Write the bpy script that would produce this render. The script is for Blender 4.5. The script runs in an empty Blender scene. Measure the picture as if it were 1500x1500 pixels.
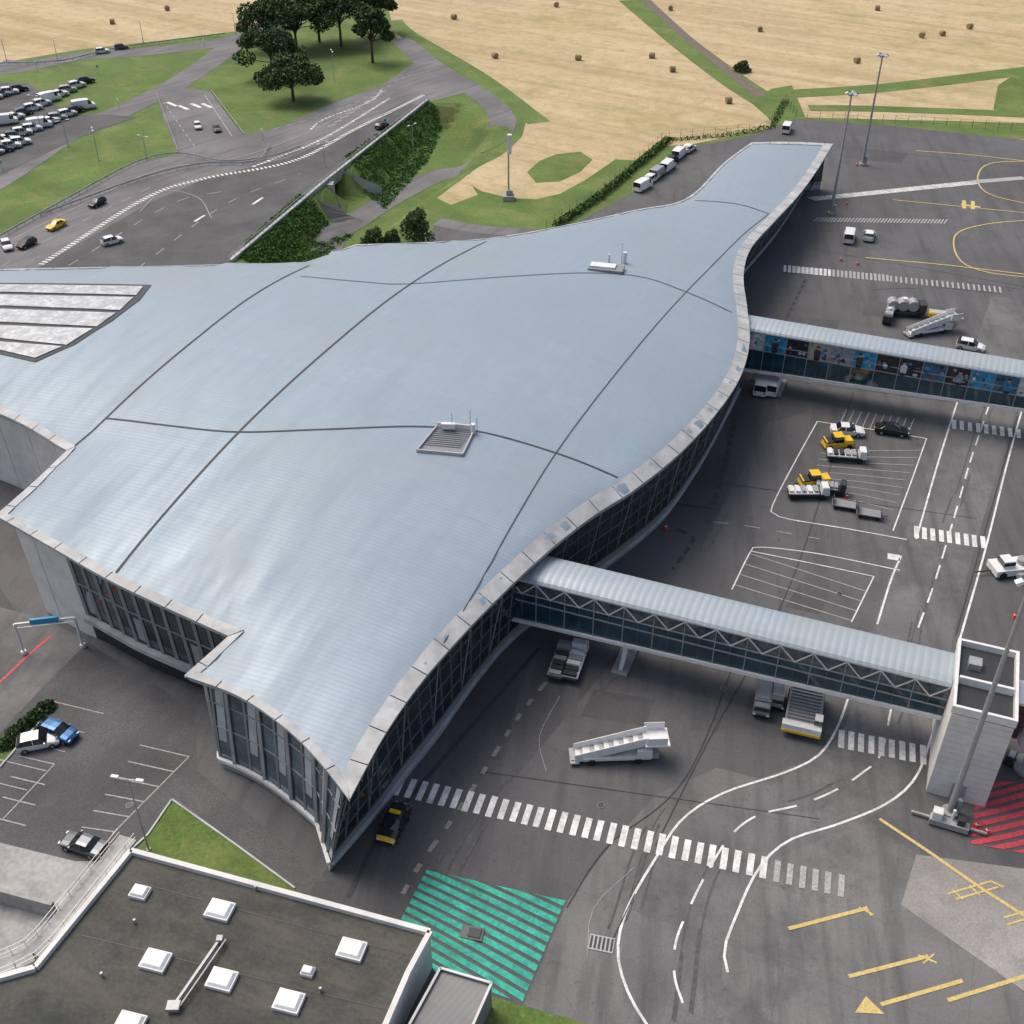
import bpy, math, random
import numpy as np
from mathutils import Vector, Matrix
from mathutils.geometry import delaunay_2d_cdt
from mathutils.bvhtree import BVHTree
random.seed(7); rng=np.random.default_rng(7)
F=1658.0; TH=math.radians(36.4); HC=89.0
ct,st=math.cos(TH),math.sin(TH)
scene=bpy.context.scene
# ---------------- survey helper: photo measurement -> world point on the plane of height z
def P(u,v,z=0.0):
    x=(u-750)/F; s=(v-750)/F
    t=(HC-z)/(st+s*ct)
    return np.array([x*t,(ct-s*st)*t,z])
def ray(u,v):
    x=(u-750)/F; s=(v-750)/F
    return Vector((x,ct-s*st,-st-s*ct)).normalized()
CUT=np.array([P(u,v)[:2] for u,v in [(345,381),(472,273),(405,225),(440,203),(506,247),(622,152),(680,150),(728,190),(690,250),(615,300),(565,345),(520,372),(450,402),(380,405)]])
def inpoly(x,y,poly):
    n=len(poly); c=False; j=n-1
    for i in range(n):
        xi,yi=poly[i][0],poly[i][1]; xj,yj=poly[j][0],poly[j][1]
        if (yi>y)!=(yj>y) and x<(xj-xi)*(y-yi)/(yj-yi)+xi: c=not c
        j=i
    return c
def T(x,y):
    if x<CUT[:,0].min() or x>CUT[:,0].max() or y<CUT[:,1].min() or y>CUT[:,1].max(): return 0.0
    if not inpoly(x,y,CUT): return 0.0
    d=1e9
    for i in range(len(CUT)):
        a=CUT[i]; b=CUT[(i+1)%len(CUT)]; ab=b-a
        t=max(0,min(1,((x-a[0])*ab[0]+(y-a[1])*ab[1])/(ab@ab)))
        d=min(d,math.hypot(x-a[0]-ab[0]*t,y-a[1]-ab[1]*t))
    k=min(1,d/6.5); return -5.0*k*k*(3-2*k)
def PG(u,v):
    z=0.0
    for _ in range(14):
        p=P(u,v,z); z=.5*z+.5*T(p[0],p[1])
    p=P(u,v,z); p[2]=T(p[0],p[1]); return p
def heading(u,v,du,dv):
    a=P(u-du,v-dv); b=P(u+du,v+dv); return math.atan2(b[1]-a[1],b[0]-a[0])
# ---------------- materials
MATS={}
def mat(name,c,rough=.6,var=.12,scale=3.0,var2=0.0,scale2=.05,bump=0,metal=0,c2=None,spec=.5,extra=None):
    if name in MATS: return MATS[name]
    m=bpy.data.materials.new(name); m.use_nodes=True; nt=m.node_tree; N=nt.nodes; L=nt.links
    b=N['Principled BSDF']; b.inputs['Roughness'].default_value=rough; b.inputs['Metallic'].default_value=metal
    b.inputs['Specular IOR Level'].default_value=spec
    tc=N.new('ShaderNodeTexCoord'); n=N.new('ShaderNodeTexNoise'); n.inputs['Scale'].default_value=scale; n.inputs['Detail'].default_value=6
    L.new(tc.outputs['Object'],n.inputs['Vector'])
    r=N.new('ShaderNodeValToRGB'); L.new(n.outputs['Fac'],r.inputs['Fac'])
    lo=[max(0,k*(1-var)) for k in c]; hi=[min(1,k*(1+var)) for k in c]
    r.color_ramp.elements[0].position=.3; r.color_ramp.elements[1].position=.7
    r.color_ramp.elements[0].color=(*lo,1); r.color_ramp.elements[1].color=(*hi,1)
    out=r.outputs['Color']
    if var2>0 or c2:
        n2=N.new('ShaderNodeTexNoise'); n2.inputs['Scale'].default_value=scale2; n2.inputs['Detail'].default_value=7; n2.inputs['Roughness'].default_value=.6
        L.new(tc.outputs['Object'],n2.inputs['Vector'])
        mr=N.new('ShaderNodeMapRange'); mr.inputs['From Min'].default_value=.35; mr.inputs['From Max'].default_value=.65
        L.new(n2.outputs['Fac'],mr.inputs['Value'])
        mx=N.new('ShaderNodeMix'); mx.data_type='RGBA'
        if c2:
            L.new(mr.outputs[0],mx.inputs['Factor']); L.new(out,mx.inputs['A']); mx.inputs['B'].default_value=(*c2,1)
        else:
            mr.inputs['To Min'].default_value=1-var2; mr.inputs['To Max'].default_value=1+var2
            mx.blend_type='MULTIPLY'; mx.inputs['Factor'].default_value=1
            cb=N.new('ShaderNodeCombineColor')
            for q in range(3): L.new(mr.outputs[0],cb.inputs[q])
            L.new(out,mx.inputs['A']); L.new(cb.outputs[0],mx.inputs['B'])
        out=mx.outputs['Result']
    if extra: out=extra(nt,tc,out)
    L.new(out,b.inputs['Base Color'])
    if bump:
        bp=N.new('ShaderNodeBump'); bp.inputs['Strength'].default_value=.6; bp.inputs['Distance'].default_value=bump
        L.new(n.outputs['Fac'],bp.inputs['Height']); L.new(bp.outputs[0],b.inputs['Normal'])
    MATS[name]=m; return m
def mul(nt,out,fac_socket,color,strength=1):
    N,L=nt.nodes,nt.links
    ma=N.new('ShaderNodeMath'); ma.operation='MULTIPLY'; ma.inputs[1].default_value=strength; L.new(fac_socket,ma.inputs[0])
    mx=N.new('ShaderNodeMix'); mx.data_type='RGBA'; L.new(ma.outputs[0],mx.inputs['Factor']); L.new(out,mx.inputs['A']); mx.inputs['B'].default_value=(*color,1)
    return mx.outputs['Result']
def mapped(nt,tc,ang,scale=(1,1,1)):
    mp=nt.nodes.new('ShaderNodeMapping'); mp.inputs['Rotation'].default_value=(0,0,math.radians(ang)); mp.inputs['Scale'].default_value=(1,1,1)
    nt.links.new(tc.outputs['Object'],mp.inputs['Vector'])
    if scale==(1,1,1): return mp.outputs[0]
    m2=nt.nodes.new('ShaderNodeMapping'); m2.inputs['Scale'].default_value=scale; nt.links.new(mp.outputs[0],m2.inputs['Vector']); return m2.outputs[0]
def ramped(nt,sock,a,b):
    mr=nt.nodes.new('ShaderNodeMapRange'); mr.inputs['From Min'].default_value=a; mr.inputs['From Max'].default_value=b
    nt.links.new(sock,mr.inputs['Value']); return mr.outputs[0]
def noise(nt,vec,scale,detail=6,rough=.6):
    n=nt.nodes.new('ShaderNodeTexNoise'); n.inputs['Scale'].default_value=scale; n.inputs['Detail'].default_value=detail; n.inputs['Roughness'].default_value=rough
    nt.links.new(vec,n.inputs['Vector']); return n.outputs['Fac']
APANG=-math.degrees(math.atan2(-.39,.92))
def apron_extra(nt,tc,out):
    N,L=nt.nodes,nt.links
    br=N.new('ShaderNodeTexBrick'); br.offset=0; br.inputs['Scale'].default_value=1; br.inputs['Brick Width'].default_value=7.5; br.inputs['Row Height'].default_value=7.5
    br.inputs['Mortar Size'].default_value=.04; br.inputs['Color1'].default_value=(0,0,0,1); br.inputs['Color2'].default_value=(.45,.45,.45,1); br.inputs['Mortar'].default_value=(1,1,1,1)
    L.new(mapped(nt,tc,APANG),br.inputs['Vector'])
    out=mul(nt,out,br.outputs['Color'],(.06,.06,.063),.3)
    out=mul(nt,out,ramped(nt,noise(nt,mapped(nt,tc,APANG+75,(.1,1,1)),.45,6),.48,.7),(.055,.055,.057),.65)
    out=mul(nt,out,ramped(nt,noise(nt,tc.outputs['Object'],.07,8,.7),.5,.62),(.066,.066,.068),.6)
    out=mul(nt,out,ramped(nt,noise(nt,tc.outputs['Object'],.8,8,.75),.58,.72),(.04,.039,.038),.65)
    out=mul(nt,out,ramped(nt,noise(nt,mapped(nt,tc,20),.3,8,.8),.6,.74),(.20,.195,.185),.35)
    return out
M_ap=mat('apron_asphalt',(.112,.112,.116),.85,.2,9,.25,.035,extra=apron_extra)
M_apd=mat('dark_apron_asphalt',(.078,.078,.081),.85,.22,9,.25,.05,extra=lambda nt,tc,o: mul(nt,mul(nt,o,ramped(nt,noise(nt,tc.outputs['Object'],.4,8,.75),.55,.7),(.045,.045,.045),.7),ramped(nt,noise(nt,mapped(nt,tc,APANG+75,(.1,1,1)),.6,6),.52,.7),(.125,.125,.125),.5))
M_apl=mat('light_apron_asphalt',(.165,.164,.163),.85,.16,8,.22,.05,extra=apron_extra)
def road_extra(nt,tc,out):
    out=mul(nt,out,ramped(nt,noise(nt,mapped(nt,tc,-50,(.08,1,1)),.5,5),.48,.7),(.075,.075,.078),.6)
    return mul(nt,out,ramped(nt,noise(nt,tc.outputs['Object'],.5,8,.75),.58,.75),(.06,.06,.06),.5)
M_rd=mat('road_asphalt',(.16,.158,.16),.85,.18,6,.22,.06,extra=road_extra)
M_rd2=mat('dark_asphalt',(.086,.086,.09),.85,.25,5,.28,.1,extra=road_extra)
M_lane=mat('service_road_asphalt',(.15,.15,.152),.85,.16,7,.22,.09,extra=apron_extra)
M_conc=mat('apron_concrete',(.28,.27,.255),.8,.15,5,.22,.1,extra=lambda nt,tc,o: mul(nt,o,ramped(nt,noise(nt,tc.outputs['Object'],.5,8,.75),.5,.7),(.2,.19,.18),.7))
M_concl=mat('concrete',(.34,.34,.33),.75,.14,2,.22,.3,extra=lambda nt,tc,o: mul(nt,o,ramped(nt,noise(nt,tc.outputs['Object'],.4,8,.75),.5,.7),(.2,.2,.19),.6))
def grass_extra(nt,tc,out):
    o=tc.outputs['Object']
    out=mul(nt,out,ramped(nt,noise(nt,o,1.4,8,.7),.42,.7),(.055,.11,.02),.75)
    out=mul(nt,out,ramped(nt,noise(nt,mapped(nt,tc,-40,(1,.15,1)),.4,5,.6),.45,.7),(.14,.19,.05),.5)
    return mul(nt,out,ramped(nt,noise(nt,o,.11,8,.65),.5,.75),(.26,.24,.095),.6)
M_gr=mat('grass',(.105,.172,.036),.95,.3,3,.25,.07,bump=.15,extra=grass_extra)
def field_extra(nt,tc,out):
    o=tc.outputs['Object']
    # long swaths left by mowing: noise drawn out along the driving direction
    out=mul(nt,out,ramped(nt,noise(nt,mapped(nt,tc,-57,(1,.035,1)),.22,4,.6),.44,.6),(.37,.28,.15),.6)
    out=mul(nt,out,ramped(nt,noise(nt,mapped(nt,tc,-57,(1,.02,1)),.09,3,.5),.5,.6),(.60,.49,.31),.5)
    out=mul(nt,out,ramped(nt,noise(nt,o,.02,9,.72),.47,.64),(.27,.245,.10),.65)
    out=mul(nt,out,ramped(nt,noise(nt,o,.3,10,.8),.48,.68),(.27,.19,.10),.6)
    return mul(nt,out,ramped(nt,noise(nt,o,.07,9,.75),.54,.7),(.20,.19,.075),.5)
M_fd=mat('dry_mown_field',(.54,.42,.25),.95,.14,2,.15,.02,extra=field_extra)
def roof_mat(name,c,ang,per=.55,dark=.12,bs=.12,rough=.5,spec=.5):
    def ex(nt,tc,out):
        N,L=nt.nodes,nt.links
        w=N.new('ShaderNodeTexWave'); w.inputs['Scale'].default_value=.314/per; w.inputs['Distortion'].default_value=0
        L.new(mapped(nt,tc,ang),w.inputs['Vector'])
        bp=N.new('ShaderNodeBump'); bp.inputs['Strength'].default_value=bs; bp.inputs['Distance'].default_value=.04
        L.new(w.outputs['Fac'],bp.inputs['Height']); L.new(bp.outputs[0],N['Principled BSDF'].inputs['Normal'])
        out=mul(nt,out,ramped(nt,w.outputs['Fac'],.4,.0),tuple(k*.68 for k in c),dark*3)  # rib troughs darkened in the colour, as painted shade between ribs
        s=noise(nt,mapped(nt,tc,ang,(.2,1.5,1)),.25,6)
        out=mul(nt,out,ramped(nt,s,.42,.72),tuple(k*.8 for k in c),.6)
        out=mul(nt,out,ramped(nt,noise(nt,tc.outputs['Object'],.06,9,.7),.48,.66),(c[0]*.98,c[1]*.9,c[2]*.82),.65)
        out=mul(nt,out,ramped(nt,noise(nt,mapped(nt,tc,ang,(2.0,.15,1)),.3,7,.7),.55,.72),tuple(k*.78 for k in c),.5)
        br=N.new('ShaderNodeTexBrick'); br.inputs['Scale'].default_value=1; br.inputs['Brick Width'].default_value=11; br.inputs['Row Height'].default_value=2.2
        br.inputs['Mortar Size'].default_value=.0; br.inputs['Color1'].default_value=(0,0,0,1); br.inputs['Color2'].default_value=(1,1,1,1)
        L.new(mapped(nt,tc,ang+90),br.inputs['Vector'])
        r=N.new('ShaderNodeMapRange'); r.inputs['From Min'].default_value=.35; r.inputs['From Max'].default_value=.7; r.inputs['To Min'].default_value=rough-.1; r.inputs['To Max'].default_value=rough+.15
        L.new(s,r.inputs['Value']); L.new(r.outputs[0],N['Principled BSDF'].inputs['Roughness'])
        return mul(nt,out,br.outputs['Color'],tuple(k*.9 for k in c),.45)
    return mat(name,c,rough,.04,.8,.05,.05,metal=.12,extra=ex,spec=spec)
M_roof=roof_mat('standing_seam_roof',(.285,.365,.43),-67.6)
M_jroof=roof_mat('corrugated_bridge_roof',(.36,.43,.48),0,.8,.2,.5)
M_fas=mat('fascia_panel',(.42,.43,.43),.6,.1,.8,.18,.3)
M_soff=mat('soffit',(.24,.25,.26),.6)
M_white=mat('white_render',(.66,.66,.64),.7,.06,1,.1,.3)
M_wp=mat('white_metal',(.72,.72,.71),.45,.08,1.5)
M_frame=mat('window_frame',(.30,.31,.32),.45,.05)
M_frd=mat('dark_window_frame',(.12,.125,.13),.45,.05)
M_dk=mat('dark_metal',(.035,.037,.04),.45,.2)
M_blk=mat('black_rubber',(.015,.015,.016),.8,.2)
M_gap=mat('roof_joint',(.05,.055,.06),.7)
M_glass=mat('dark_glass',(.025,.034,.042),.06,.6,.35,spec=.9)
M_glassl=mat('light_glass',(.065,.11,.14),.05,.5,.4,spec=1.0)
M_curt=mat('interior_blind',(.40,.45,.48),.3,.2,.6)
M_glassb=mat('blue_glass',(.012,.05,.075),.08,.5,.5,spec=.8)
M_glassu=mat('upper_bridge_glass',(.075,.10,.11),.08,.7,1.2,spec=.9)
M_pw=mat('white_paint_marking',(.66,.66,.65),.7,.18,4,.22,.6)
M_pwf=mat('faded_white_marking',(.36,.36,.355),.8,.3,5)
M_py=mat('yellow_paint_marking',(.58,.45,.16),.7,.22,5)
M_pg=mat('green_paint_marking',(.035,.36,.265),.75,.25,3,.25,.5)
M_pr=mat('red_paint_marking',(.55,.06,.08),.7,.2,3)
M_dl=mat('bitumen_line',(.045,.045,.046),.8)
M_tyre=mat('tyre_mark',(.088,.088,.09),.85,.3,2)
M_stain=mat('light_stain',(.22,.21,.195),.9,.3,5)
M_yel=mat('yellow_vehicle_paint',(.78,.50,.02),.35,.04)
M_car={'w':mat('white_car_paint',(.74,.75,.75),.25,.03),'k':mat('black_car_paint',(.018,.019,.021),.2,.1),'g':mat('grey_car_paint',(.12,.13,.145),.25,.05,metal=.5),
 's':mat('silver_car_paint',(.42,.43,.44),.25,.05,metal=.5),'b':mat('blue_car_paint',(.03,.13,.30),.25,.05,metal=.3),'y':M_yel,'r':mat('red_car_paint',(.4,.03,.03),.3)}
M_cg=mat('car_glass',(.012,.015,.018),.06,.2,spec=.9)
M_rim=mat('wheel_rim',(.4,.4,.41),.35,metal=.7)
M_red=mat('red_plastic',(.6,.04,.03),.5); M_lamp=mat('headlamp',(.75,.76,.78),.15)
M_bluep=mat('blue_panel',(.02,.30,.50),.4); M_steel=mat('galvanised_steel',(.36,.37,.38),.5,.12,metal=.3)
M_bit=mat('bitumen_roof',(.066,.067,.057),.9,.2,3,.25,.15,extra=lambda nt,tc,o: mul(nt,mul(nt,o,ramped(nt,noise(nt,mapped(nt,tc,20,(.25,1,1)),.7,8,.7),.46,.7),(.125,.115,.095),.65),ramped(nt,noise(nt,tc.outputs['Object'],.25,8,.7),.52,.66),(.033,.038,.03),.75))
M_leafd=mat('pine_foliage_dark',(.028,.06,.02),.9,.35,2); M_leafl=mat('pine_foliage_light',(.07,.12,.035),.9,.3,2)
M_ivl=mat('ivy_leaves',(.06,.15,.02),.8,.4,1.5); M_bark=mat('bark',(.08,.06,.045),.9,.3,5)
M_hay=mat('hay',(.28,.21,.115),.95,.3,3)
# ---------------- mesh builders
class MB:
    def __init__(s): s.v=[];s.f=[];s.m=[];s.mats=[]
    def mi(s,m):
        if m not in s.mats: s.mats.append(m)
        return s.mats.index(m)
    def add(s,vs,fs,m):
        o=len(s.v); s.v+= [tuple(map(float,a)) for a in vs]; s.f+=[tuple(i+o for i in f) for f in fs]; s.m+=[s.mi(m)]*len(fs)
    def box(s,c,d,m,rz=0,ry=0,taper=1.0,tx=None):
        tx=taper if tx is None else tx
        vs=[]
        R=Matrix.Rotation(rz,3,'Z')@Matrix.Rotation(ry,3,'Y')
        for z in (-.5,.5):
            k=taper if z>0 else 1; kx=tx if z>0 else 1
            for x,y in ((-.5,-.5),(.5,-.5),(.5,.5),(-.5,.5)):
                vs.append(Vector(c)+R@Vector((x*d[0]*kx,y*d[1]*k,z*d[2])))
        s.add(vs,[(3,2,1,0),(4,5,6,7),(0,1,5,4),(1,2,6,5),(2,3,7,6),(3,0,4,7)],m)
    def bar(s,p,q,w,m,h=None):
        p=Vector(p);q=Vector(q);d=(q-p)
        if d.length<1e-5: return
        d.normalize(); h=h or w
        up=Vector((0,0,1)) if abs(d.z)<.95 else Vector((1,0,0))
        a=d.cross(up).normalized(); b=a.cross(d).normalized()
        vs=[o+a*x*w/2+b*y*h/2 for o in (p,q) for x,y in ((-1,-1),(1,-1),(1,1),(-1,1))]
        s.add(vs,[(3,2,1,0),(4,5,6,7),(0,1,5,4),(1,2,6,5),(2,3,7,6),(3,0,4,7)],m)
    def cyl(s,p,q,r,m,r2=None,n=12):
        p=Vector(p);q=Vector(q);d=(q-p).normalized(); r2=r if r2 is None else r2
        up=Vector((0,0,1)) if abs(d.z)<.95 else Vector((1,0,0))
        a=d.cross(up).normalized(); b=a.cross(d).normalized(); vs=[]
        for o,rr in ((p,r),(q,r2)):
            for i in range(n):
                t=2*math.pi*i/n; vs.append(o+a*math.cos(t)*rr+b*math.sin(t)*rr)
        s.add(vs,[(i,(i+1)%n,n+(i+1)%n,n+i) for i in range(n)]+[tuple(range(n))[::-1],tuple(range(n,2*n))],m)
    def quad(s,a,b,c,d,m): s.add([a,b,c,d],[(0,1,2,3)],m)
    def build(s,name,loc=(0,0,0),rz=0,bevel=0,parent=None,smooth=False):
        me=bpy.data.meshes.new(name); me.from_pydata(s.v,[],s.f); 
        for m in s.mats: me.materials.append(m)
        me.polygons.foreach_set('material_index',s.m)
        if smooth: me.polygons.foreach_set('use_smooth',[True]*len(s.f))
        me.update(); o=bpy.data.objects.new(name,me); scene.collection.objects.link(o)
        o.location=loc; o.rotation_euler=(0,0,rz)
        if bevel:
            b=o.modifiers.new('b','BEVEL'); b.width=bevel; b.segments=2; b.limit_method='ANGLE'; b.angle_limit=math.radians(35)
        if parent: o.parent=parent
        return o
def empty(name,loc=(0,0,0)):
    o=bpy.data.objects.new(name,None); o.location=loc; scene.collection.objects.link(o); return o
def resample(a,step):
    a=np.array(a,float)
    d=np.r_[0,np.cumsum(np.linalg.norm(np.diff(a[:,:2],axis=0),axis=1))]
    n=max(1,int(round(d[-1]/step))); s=np.linspace(0,d[-1],n+1)
    return np.stack([np.interp(s,d,a[:,k]) for k in range(a.shape[1])],1)
def catmull(pts,step):
    pts=[np.array(p,float) for p in pts]; out=[]
    for i in range(len(pts)-1):
        p1,p2=pts[i],pts[i+1]; p0=pts[i-1] if i else 2*p1-p2; p3=pts[i+2] if i+2<len(pts) else 2*p2-p1
        n=max(2,int(np.linalg.norm((p2-p1)[:2])/step*2))
        for k in range(n):
            t=k/n; out.append(.5*((2*p1)+(-p0+p2)*t+(2*p0-5*p1+4*p2-p3)*t*t+(-p0+3*p1-3*p2+p3)*t**3))
    out.append(pts[-1]); return resample(np.array(out),step)
def ribbon(mb,pts,w,off,m,drape=True,dash=None,smooth=True,step=1.5):
    pts=[np.array(p[:2]) for p in pts]
    c=catmull(pts,step if not dash else .5) if smooth and len(pts)>2 else resample(pts,step if not dash else .5)
    tg=np.gradient(c,axis=0); tg/=np.linalg.norm(tg,axis=1)[:,None]+1e-9; nr=np.stack([-tg[:,1],tg[:,0]],1)
    L=c+nr*w/2; R=c-nr*w/2; z=lambda p:(T(p[0],p[1]) if drape else 0)+off
    vs=[];fs=[]
    for i in range(len(c)): vs+=[(*L[i],z(L[i])),(*R[i],z(R[i]))]
    for i in range(len(c)-1):
        if dash and (i*.5)%(dash[0]+dash[1])>=dash[0]: continue
        fs.append((2*i+1,2*i+3,2*i+2,2*i))
    mb.add(vs,fs,m)
def px(l): return [PG(u,v) for u,v in l]
def patch(name,poly,m,off,zf=None,grid=None,mb=None,parent=None):
    poly=[np.array(p[:2],float) for p in poly]
    ar=sum(poly[i][0]*poly[(i+1)%len(poly)][1]-poly[(i+1)%len(poly)][0]*poly[i][1] for i in range(len(poly)))
    if ar<0: poly=poly[::-1]
    ring=[]
    for i in range(len(poly)):
        a,b=poly[i],poly[(i+1)%len(poly)]
        n=max(1,int(np.linalg.norm(b-a)/grid)) if grid else 1
        if zf is None and not grid: n=max(1,min(60,int(np.linalg.norm(b-a)/4)))
        for k in range(n): ring.append(a+(b-a)*k/n)
    pts=[Vector(p) for p in ring]; A=np.array(ring); inner=[]
    bb=(A.min(0),A.max(0))
    if grid: lo,hi,g=bb[0],bb[1],grid
    else: lo=np.maximum(bb[0],CUT.min(0)-2); hi=np.minimum(bb[1],CUT.max(0)+2); g=1.5
    for gx in np.arange(math.ceil(lo[0]/g)*g,hi[0],g):
        for gy in np.arange(math.ceil(lo[1]/g)*g,hi[1],g):
            if inpoly(gx,gy,ring):
                if np.min(np.hypot(A[:,0]-gx,A[:,1]-gy))>g*.35: inner.append(Vector((gx,gy)))
    vs,es,fs,_,_,_=delaunay_2d_cdt(pts+inner,[],[list(range(len(pts)))],1,1e-4)
    zf=zf or T
    V=[(v.x,v.y,zf(v.x,v.y)+off) for v in vs]
    b=mb or MB(); b.add(V,[tuple(f) for f in fs],m)
    if mb is None: return b.build(name,parent=parent)
flat0=lambda x,y:0.0
# ---------------- ground sheet
patch('ground',[(-4000,-600),(4000,-600),(4000,6000),(-4000,6000)],M_fd,-.02)
def gpatch(name,pp,m,off): return patch(name,px(pp),m,off)
gpatch('grass_verge',[(-700,150),(0,92),(120,72),(250,58),(375,42),(420,0),(560,-20),(580,55),(650,90),(720,135),(780,185),(760,215),(700,245),(640,290),(660,300),(700,285),(690,270),(760,220),(790,235),(850,230),(930,235),(955,215),(1010,212),(1120,190),(1165,160),(1165,178),(1040,260),(900,335),(760,350),(600,385),(300,420),(-700,430)],M_gr,.0)
gpatch('dry_field',[(775,160),(850,150),(1000,160),(1098,160),(1102,172),(1080,185),(1005,203),(950,200),(925,215),(895,238),(860,262),(820,284),(785,292),(745,290),(705,280),(686,268),(692,252),(720,238),(745,220),(765,200)],M_fd,.012)
gpatch('grass_verge',[(772,252),(790,236),(815,226),(850,222),(868,234),(850,252),(820,266),(785,268)],M_gr,.02)
gpatch('grass_strip',[(1100,150),(1130,130),(1160,125),(1180,172),(1500,180),(2200,235),(2200,290),(1500,204),(1150,195)],M_gr,.008)
mbf=MB()
for k,(pts,w) in enumerate([([(1150,138),(1300,128),(1500,104),(1700,80)],7),([(1185,158),(1300,160),(1500,168),(1800,185)],5),([(925,0),(1000,62),(1075,118),(1125,150)],9),([(575,30),(600,52),(700,112),(790,180)],6)]):
    ribbon(mbf,px(pts),w,.022+.006*k,M_gr)
mbf.build('field_margin_grass')
gpatch('field_margin_grass',[(1462,125),(1500,100),(1700,85),(1700,190),(1500,172),(1455,160)],M_gr,.05)
mbt=MB(); ribbon(mbt,px([(925,-20),(1000,50),(1060,98),(1115,142)]),3.2,.06,mat('farm_track',(.15,.125,.10),.9,.2,1)); mbt.build('farm_track_path')
gpatch('apron_pavement',[(1165,174),(1300,184),(1500,205),(2300,290),(2600,1900),(-900,1900),(-900,560),(0,470),(460,420),(620,362),(640,326),(820,338),(935,278),(980,232),(1020,215),(1110,196)],M_ap,.03)
gpatch('apron_light_pavement',[(905,1225),(960,1165),(1050,1125),(1220,1168),(1342,1250),(1322,1326),(1500,1452),(1700,1700),(780,1700),(768,1470),(832,1320)],M_apl,.036)
gpatch('apron_dark_pavement',[(430,1330),(560,1180),(740,950),(960,770),(1075,590),(1130,610),(1040,780),(930,930),(830,1050),(720,1180),(640,1270),(560,1400)],M_apd,.034)
mb=MB()
for q in ([(1130,460),(1230,470),(1220,500),(1120,490)],[(870,1010),(960,1025),(945,1065),(850,1050)],[(1180,840),(1230,850),(1200,900),(1150,890)],[(1040,1010),(1075,1015),(1050,1075),(1012,1068)],[(700,1290),(760,1302),(745,1322),(686,1308)],[(1270,440),(1420,455),(1415,475),(1262,462)],[(1100,1010),(1130,1015),(1120,1070),(1088,1062)],[(1000,580),(1180,560),(1240,590),(1120,620)],[(1240,215),(1330,225),(1320,240),(1235,232)]):
    patch('x',px(q),M_apd,.038,mb=mb)
mb.build('repair_patches_pavement')
mbr=MB()
up=[(-500,640),(-300,470),(0,347),(100,291),(200,238),(262,226),(246,190),(228,140),(262,127),(308,134),(335,172),(358,198),(402,190),(470,158),(560,125),(606,93),(572,58),(598,55),(655,103),(700,131),(626,150),(480,266),(340,384),(300,420),(0,470)]
patch('upper_road',[P(u,v) for u,v in up],M_rd,.05,zf=flat0,mb=mbr)
patch('x',[P(u,v) for u,v in [(-300,560),(0,420),(60,390),(215,300),(300,262),(420,232),(520,190),(590,150),(612,154),(480,262),(336,384),(300,420),(0,470)]],M_rd2,.07,zf=flat0,mb=mbr)
mbr.build('road')
mb=MB()
ribbon(mb,px([(-200,120),(0,104),(110,84),(230,74),(335,60),(400,38),(470,20)]),9,.042,M_rd)
ribbon(mb,px([(345,62),(300,96),(250,128),(180,162),(100,197),(0,262),(-120,330)]),8,.046,M_rd)
ribbon(mb,px([(0,92),(60,95),(110,84)]),6,.055,M_rd)
ribbon(mb,px([(590,60),(640,100),(690,130),(728,160),(735,188),(700,222),(640,258),(575,290),(520,325),(485,352),(440,405)]),6.5,.062,M_rd)
ribbon(mb,px([(520,330),(480,292),(440,250)]),6,.068,M_rd2)
ribbon(mb,px([(640,325),(700,336),(760,340)]),4,.058,M_rd)
mb.build('access_road')
gpatch('car_park_pavement',[(-300,140),(0,122),(40,122),(100,168),(160,168),(200,172),(120,200),(0,258),(-300,400)],M_rd2,.053)
gpatch('left_forecourt_pavement',[(-500,900),(0,860),(30,905),(135,945),(285,1040),(290,1130),(480,1290),(430,1300),(260,1170),(215,1225),(100,1340),(0,1400),(-500,1500)],M_rd2,.05)
gpatch('access_ramp_pavement',[(-200,880),(0,890),(60,905),(130,940),(60,1010),(0,1075),(-200,1200)],M_lane,.06)
gpatch('apron_concrete_area',[(1342,1252),(1500,1273),(1900,1330),(1900,1650),(1500,1452),(1320,1326)],M_conc,.052)
gpatch('lawn',[(252,1172),(214,1228),(190,1260),(440,1330),(432,1302),(345,1238)],M_gr,.07)
gpatch('lawn',[(-60,1090),(0,1085),(80,1030),(70,1045),(0,1125),(-60,1160)],M_gr,.07)
gpatch('lawn',[(700,1455),(860,1500),(900,1560),(650,1560)],M_gr,.07)
gpatch('ramp_concrete',[(-200,1290),(0,1235),(110,1262),(170,1262),(60,1390),(0,1420),(-200,1480)],M_concl,.064)
mb=MB()
ribbon(mb,px([(1010,1560),(985,1440),(990,1370),(1035,1275),(1085,1215),(1180,1175),(1260,1135),(1300,1080),(1320,1000),(1355,860),(1400,720),(1445,590),(1490,440)]),8.6,.045,M_lane); mb.build('service_road')
# kerbs
kb=MB()
for pts in ([(252,1172),(214,1228),(192,1246)],[(252,1172),(345,1238),(432,1302)],[(80,1030),(0,1085),(-60,1090)],[(70,1045),(0,1125)]):
    c=resample([P(u,v)[:2] for u,v in pts],2)
    for i in range(len(c)-1): kb.bar((*c[i],.1),(*c[i+1],.1),.18,M_fas,.2)
kb.build('kerb')
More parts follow.
